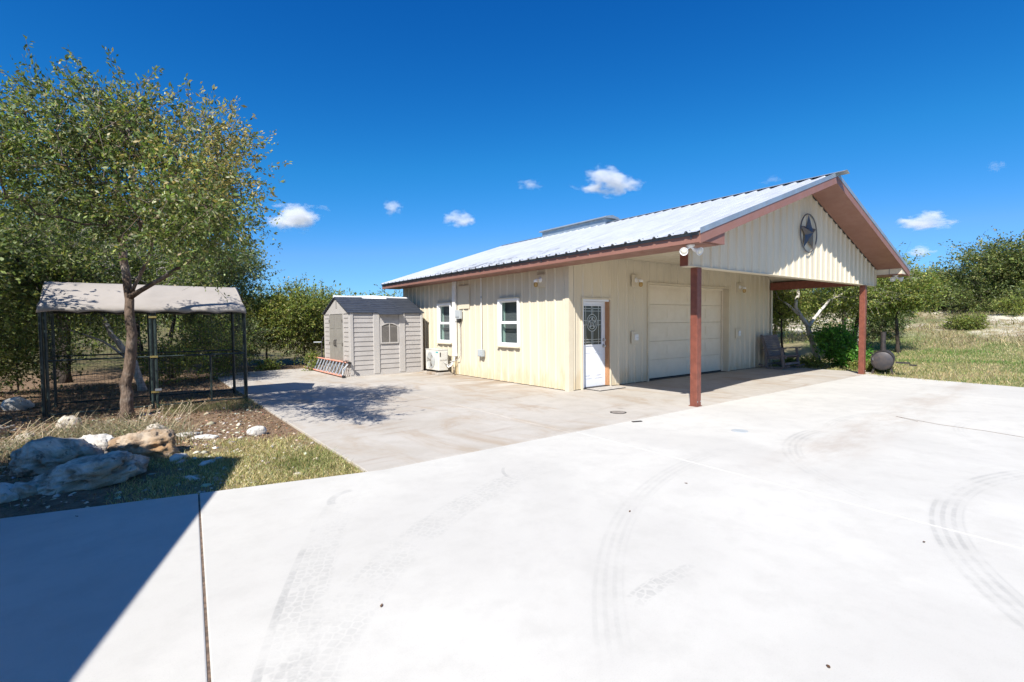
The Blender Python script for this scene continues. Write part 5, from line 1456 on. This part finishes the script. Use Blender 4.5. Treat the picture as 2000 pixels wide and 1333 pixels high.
# turf wedge by the drive
def turfd(x, y):
    d = bedmask(x, y) * np.clip((x + 8.0) / .6, 0, 1) * np.clip((-.25 - y) / .5, 0, 1)
    n = nz2(x, y, 1.6, 3.1)
    return d * np.clip((n - .28) * 2.4, .05, 1)
blades('turf', 'short yellow-green turf wedge between drive and tan slab', scatter(26000, -8.0, -5.84, -3.0, .0, turfd), .030, .006, .55, [(.42, .36, .17), (.31, .29, .11), (.54, .45, .26), (.20, .22, .07)], [3, 3, 4, 1])
def turfg(x, y):
    return bedmask(x, y) * np.clip(1 - np.hypot((x + 6.15) / .55, (y + 2.1) / .75), 0, 1)
blades('green_grass', 'greener tuft of grass at the turf corner', scatter(3500, -6.9, -5.84, -2.95, -1.2, turfg), .045, .006, .5, [(.17, .20, .06), (.13, .17, .05), (.26, .24, .10)], [3, 3, 3])
def drymask(x, y): return bedmask(x, y) * np.exp(-(((x + 8.2) / .85) ** 2 + ((y - .55) / .75) ** 2)) * (y > -.4)
blades('dry_stems', 'dense dry greyish stems behind the boulders', scatter(6200, -9.8, -7.1, -.4, 2.2, drymask), .15, .006, .75, [(.33, .27, .18), (.24, .23, .15), (.40, .32, .22), (.20, .15, .10)], [3, 3, 2, 2], 'dry plants')
def sparse(x, y): return bedmask(x, y) * .6
blades('sparse_grass', 'sparse dry grass over the shady bed', scatter(4500, -11, -5.86, -2.3, 10, sparse), .045, .005, .7, [(.28, .23, .13), (.20, .18, .09), (.14, .15, .06)], [3, 2, 1])
# shrubby little leaves in the dry stems
p = scatter(2600, -9.6, -7.2, -.3, 2.0, drymask); z = gz(p[:, 0], p[:, 1]) + rng.random(len(p)) * .24
c = np.c_[p, z]; me = leaf_mesh('dry_foliage', c, unit(rng.normal(size=(len(c), 3)) + np.array([0, 0, .5])), .03 * np.exp(rng.normal(0, .3, len(c))), .4, palette(len(c), [(.20, .20, .12), (.28, .25, .16), (.13, .14, .08)], [3, 2, 2]))
tag(link('dry_foliage', me, M['leaf']), 'tiny grey-green leaves among the dry stems', 'dry plants', None, 'stuff')
# seed-head stalks
mb = MB()
for k in range(26):
    x, y = -7.55 + rng.normal(0, .16), .62 + rng.normal(0, .18); d = Vector((.18 + rng.normal(0, .12), rng.normal(0, .1), .34 + .1 * rng.random()))
    p0 = Vector((x, y, 0)); mb.tube([p0, p0 + d * .6, p0 + d], .0028, 3, False); mb.lathe([(.004, 0), (.010, .008), (.004, .016)], p0 + d, (0, 0, 1), 5)
for k in range(14):
    x, y = -8.9 + rng.normal(0, .3), .9 + rng.normal(0, .3); d = Vector((.25 + rng.normal(0, .1), .1, .30)); p0 = Vector((x, y, 0)); mb.tube([p0, p0 + d * .6, p0 + d * 1.1], .003, 3, False)
tag(mb.build('seed_stalks', pmat('straw', (.38, .31, .20), None, 5, .8), None), 'thin straw seed stalks leaning over grey slab rock', 'dry plants', None, 'stuff')
# stray weeds by the slab corner / kennel foot
blades('weeds', 'small dry weeds along the kennel front', scatter(1500, -7.4, -5.86, 2.2, 3.6, sparse), .10, .006, .6, [(.26, .22, .12), (.14, .17, .06)], [2, 1])
# litter
def litmask(x, y): return bedmask(x, y) * np.clip(.35 + .5 * (y + 1.0), .12, 1)
p = scatter(15000, -11.5, -5.86, -2.4, 9.5, litmask); c = np.c_[p, gz(p[:, 0], p[:, 1]) + .006 + .01 * rng.random(len(p))]
d = rng.normal(size=(len(c), 3)); d[:, 2] *= .25
me = leaf_mesh('leaf_litter', c, unit(d), .035 * np.exp(rng.normal(0, .3, len(c))), .5, palette(len(c), [(.22, .13, .075), (.30, .20, .12), (.14, .085, .05), (.34, .27, .18)], [3, 3, 2, 1]))
tag(link('leaf_litter', me, M['litter']), 'brown fallen leaves over the shady bed', 'leaf litter', None, 'stuff')
# stone chips
def chips(name, label, p, size, cols):
    n = len(p); c = np.c_[p, gz(p[:, 0], p[:, 1]) + size * .15]
    base = np.array([(1, 0, 0), (-1, 0, 0), (0, 1, 0), (0, -1, 0), (0, 0, 1), (0, 0, -1)], float)
    tri = np.array([(0, 2, 4), (2, 1, 4), (1, 3, 4), (3, 0, 4), (2, 0, 5), (1, 2, 5), (3, 1, 5), (0, 3, 5)])
    s = size * np.exp(rng.normal(0, .5, n)); a = rng.random(n) * 6.28
    v = base[None] * (s[:, None, None]) * np.exp(rng.normal(0, .28, (n, 6, 1))) * np.array([1, .7, .38])
    ca, sa = np.cos(a)[:, None], np.sin(a)[:, None]
    vx = v[:, :, 0] * ca - v[:, :, 1] * sa; vy = v[:, :, 0] * sa + v[:, :, 1] * ca
    v = np.stack([vx, vy, v[:, :, 2]], 2) + c[:, None]
    f = (tri[None] + (np.arange(n) * 6)[:, None, None]).reshape(-1, 3)
    me = np_mesh(bpy.data.meshes.new(name), v.reshape(-1, 3), f, np.repeat(cols, 6, axis=0))
    return tag(link(name, me, M['chip']), label, 'gravel', None, 'stuff')
p = scatter(1100, -9.5, -5.86, -2.9, 3.0, lambda x, y: bedmask(x, y) * np.clip(nz2(x, y, 1.1, 9) * 2 - .6, .05, 1))
chips('stone_chips', 'white limestone chips strewn over turf and soil', p, .020, palette(len(p), [(.58, .54, .47), (.45, .40, .33), (.36, .30, .23)], [3, 2, 1], .12))
p = scatter(50, -7.4, -6.0, -2.4, -.3, bedmask)
chips('larger_stone_chips', 'larger pale limestone pieces lying in the turf', p, .030, palette(len(p), [(.60, .56, .48), (.50, .45, .37)], [2, 1], .1))
# meadow grass on the right
def meadmask(x, y): return (x > 8.4 + np.where(y < -3, 0, 1.1) - np.clip((-3 - y) * .25, 0, 2)).astype(float) * np.clip(1.3 - (x - 9) / 16, .10, 1)
blades('meadow_grass', 'short yellow-green meadow grass right of the drive', scatter(52000, 8.0, 28, -9.5, 1.0, meadmask), .055, .010, .6, [(.38, .32, .15), (.26, .26, .095), (.50, .41, .24), (.18, .24, .06)], [3, 2, 4, 1])
def meadgreen(x, y): return np.clip(1 - np.abs(x - 14.5 - .3 * np.sin(y)) / .6, 0, 1) + np.clip(1 - np.hypot((x - 17.3) / 1.2, (y + 3.2) / 1.4), 0, 1)
blades('green_strip', 'brighter green strip crossing the meadow', scatter(7000, 13, 19.5, -9, -1, meadgreen), .075, .011, .5, [(.09, .21, .04), (.13, .24, .05), (.16, .20, .06)], [3, 3, 2])
def bankg(x, y): return ((x > 19)).astype(float) * np.clip(nz2(x, y, .35, 5) * 2 - .7, .03, 1)
blades('bank_grass', 'thin dry grass on the pale bank', scatter(16000, 19, 40, -9, 5, bankg), .13, .02, .6, [(.34, .28, .16), (.26, .24, .12), (.22, .17, .11), (.16, .18, .07)], [3, 3, 2, 1])
# fallen leaves on the concrete (countable: each its own thing)
LG = 'single dead leaves on the concrete'
DL = [(-6.9, -4.1), (-5.3, -5.6), (-4.9, -6.75), (-3.2, -5.05), (-4.05, -5.35), (-4.42, -6.9)]
for (u_, lb) in zip([(1340, 945), (745, 1185), (1618, 1304), (1230, 1000), (1805, 1060), (150, 1010)],
                    ['curled dead leaf on the drive left of pale joint', 'dead leaf on the drive amid the tyre treads', 'dead leaf at the bottom edge of the drive', 'dead leaf on the drive beside a faint arc', 'dead leaf on drive right of pale joint', 'dark dead leaf on the shaded drive at left']):
    dvec = fwd + right * (u_[0] - 1000) / 965.18 - up * (u_[1] - 666.5) / 965.18
    t = -1.5564 / dvec.z; g = Vector((-7.7344, -8.0079, 1.5564)) + dvec * t
    mb = MB(); a = random.random() * 6; ca, sa = math.cos(a), math.sin(a)
    pr = [(q_[0] * .7, q_[1] * .7, q_[2]) for q_ in [(-.022, 0, .004), (-.008, .010, .007), (.010, .009, .006), (.024, 0, .010), (.010, -.009, .005), (-.008, -.010, .008)]]
    mb.add([(g.x + x * ca - y * sa, g.y + x * sa + y * ca, z) for x, y, z in pr], [(0, 1, 2, 3), (0, 3, 4, 5)])
    tag(mb.build('dead_leaf', pmat('brown_leaf', (.13, .07, .035), None, 5, .8) if 'brown_leaf' not in bpy.data.materials else bpy.data.materials['brown_leaf'], None), lb, 'leaf', LG)

# ------------------------------------------------------------------ clouds
def cloud_mat(seed, dens, soft):
    t = NT('cloud_vapour'); p = t.obj()
    ln = t.n('ShaderNodeVectorMath', operation='LENGTH'); t.l(p, ln.inputs[0])
    ad = t.n('ShaderNodeVectorMath', operation='ADD'); t.l(p, ad.inputs[0]); ad.inputs[1].default_value = (seed * 3.1, seed * 1.7, seed * .9)
    n = t.noise(ad.outputs[0], 1.9, 6, .62)
    zz = t.sep(p)[2]
    f = t.math('SUBTRACT', 1.0, ln.outputs['Value'])
    f = t.math('ADD', f, t.math('MULTIPLY', t.math('SUBTRACT', n, .5), 2.3))
    f = t.math('SUBTRACT', f, .50)
    f = t.math('MULTIPLY', f, t.rng(zz, -.75, -.35))
    edge = t.rng(ln.outputs['Value'], 1.0, .82)
    f = t.math('MULTIPLY', t.math('MULTIPLY', f, edge), soft, clamp=True)
    v = t.n('ShaderNodeVolumePrincipled')
    v.inputs['Color'].default_value = (.99, .99, 1, 1)
    v.inputs['Anisotropy'].default_value = 0.0
    t.l(t.math('MULTIPLY', f, dens), v.inputs['Density'])
    t.l(v.outputs[0], t.out.inputs['Volume'])
    return t.m
GCL = 'small fair weather clouds'
DC = 700.0
for k, (u_, v_, w_, h_, dn, sf, lb) in enumerate([
        (1190, 358, 150, 62, .10, 3, 'largest white cloud above the middle of the metal roof'), (1035, 362, 66, 30, .05, 2, 'tiny wispy cloud left of the largest cloud'),
        (897, 429, 84, 42, .09, 3, 'puffy cloud left of the ridge vent'), (766, 407, 58, 36, .07, 3, 'small round cloud between tree and puffy cloud'),
        (580, 428, 150, 62, .10, 3, 'low white cloud touching the right edge of oak crown'), (1812, 434, 140, 44, .07, 3, 'flat cloud right of the roof apex'),
        (1798, 492, 80, 28, .06, 3, 'low cloud just above the right tree line'), (1945, 326, 50, 26, .02, 2, 'faint wisp near the right picture edge'), (1508, 351, 60, 22, .02, 2, 'faint wisp above the roof slope')]):
    bm = bmesh.new(); bmesh.ops.create_icosphere(bm, subdivisions=3, radius=1)
    me = bpy.data.meshes.new('cloud'); bm.to_mesh(me); bm.free()
    o = bpy.data.objects.new('cloud', me); COL.objects.link(o)
    o.location = Vector((-7.73, -8.0, 1.56)) + (fwd + right * (u_ - 1000) / 965.18 - up * (v_ - 666.5) / 965.18) * DC
    o.scale = (w_ / 965.18 * DC * .5 * 1.12, w_ / 965.18 * DC * .36, h_ / 965.18 * DC * .5 * 1.3)
    o.rotation_euler = (0, 0, -R(37.4))
    me.materials.append(cloud_mat(k + 1, dn, sf))
    tag(o, lb, 'cloud', GCL)
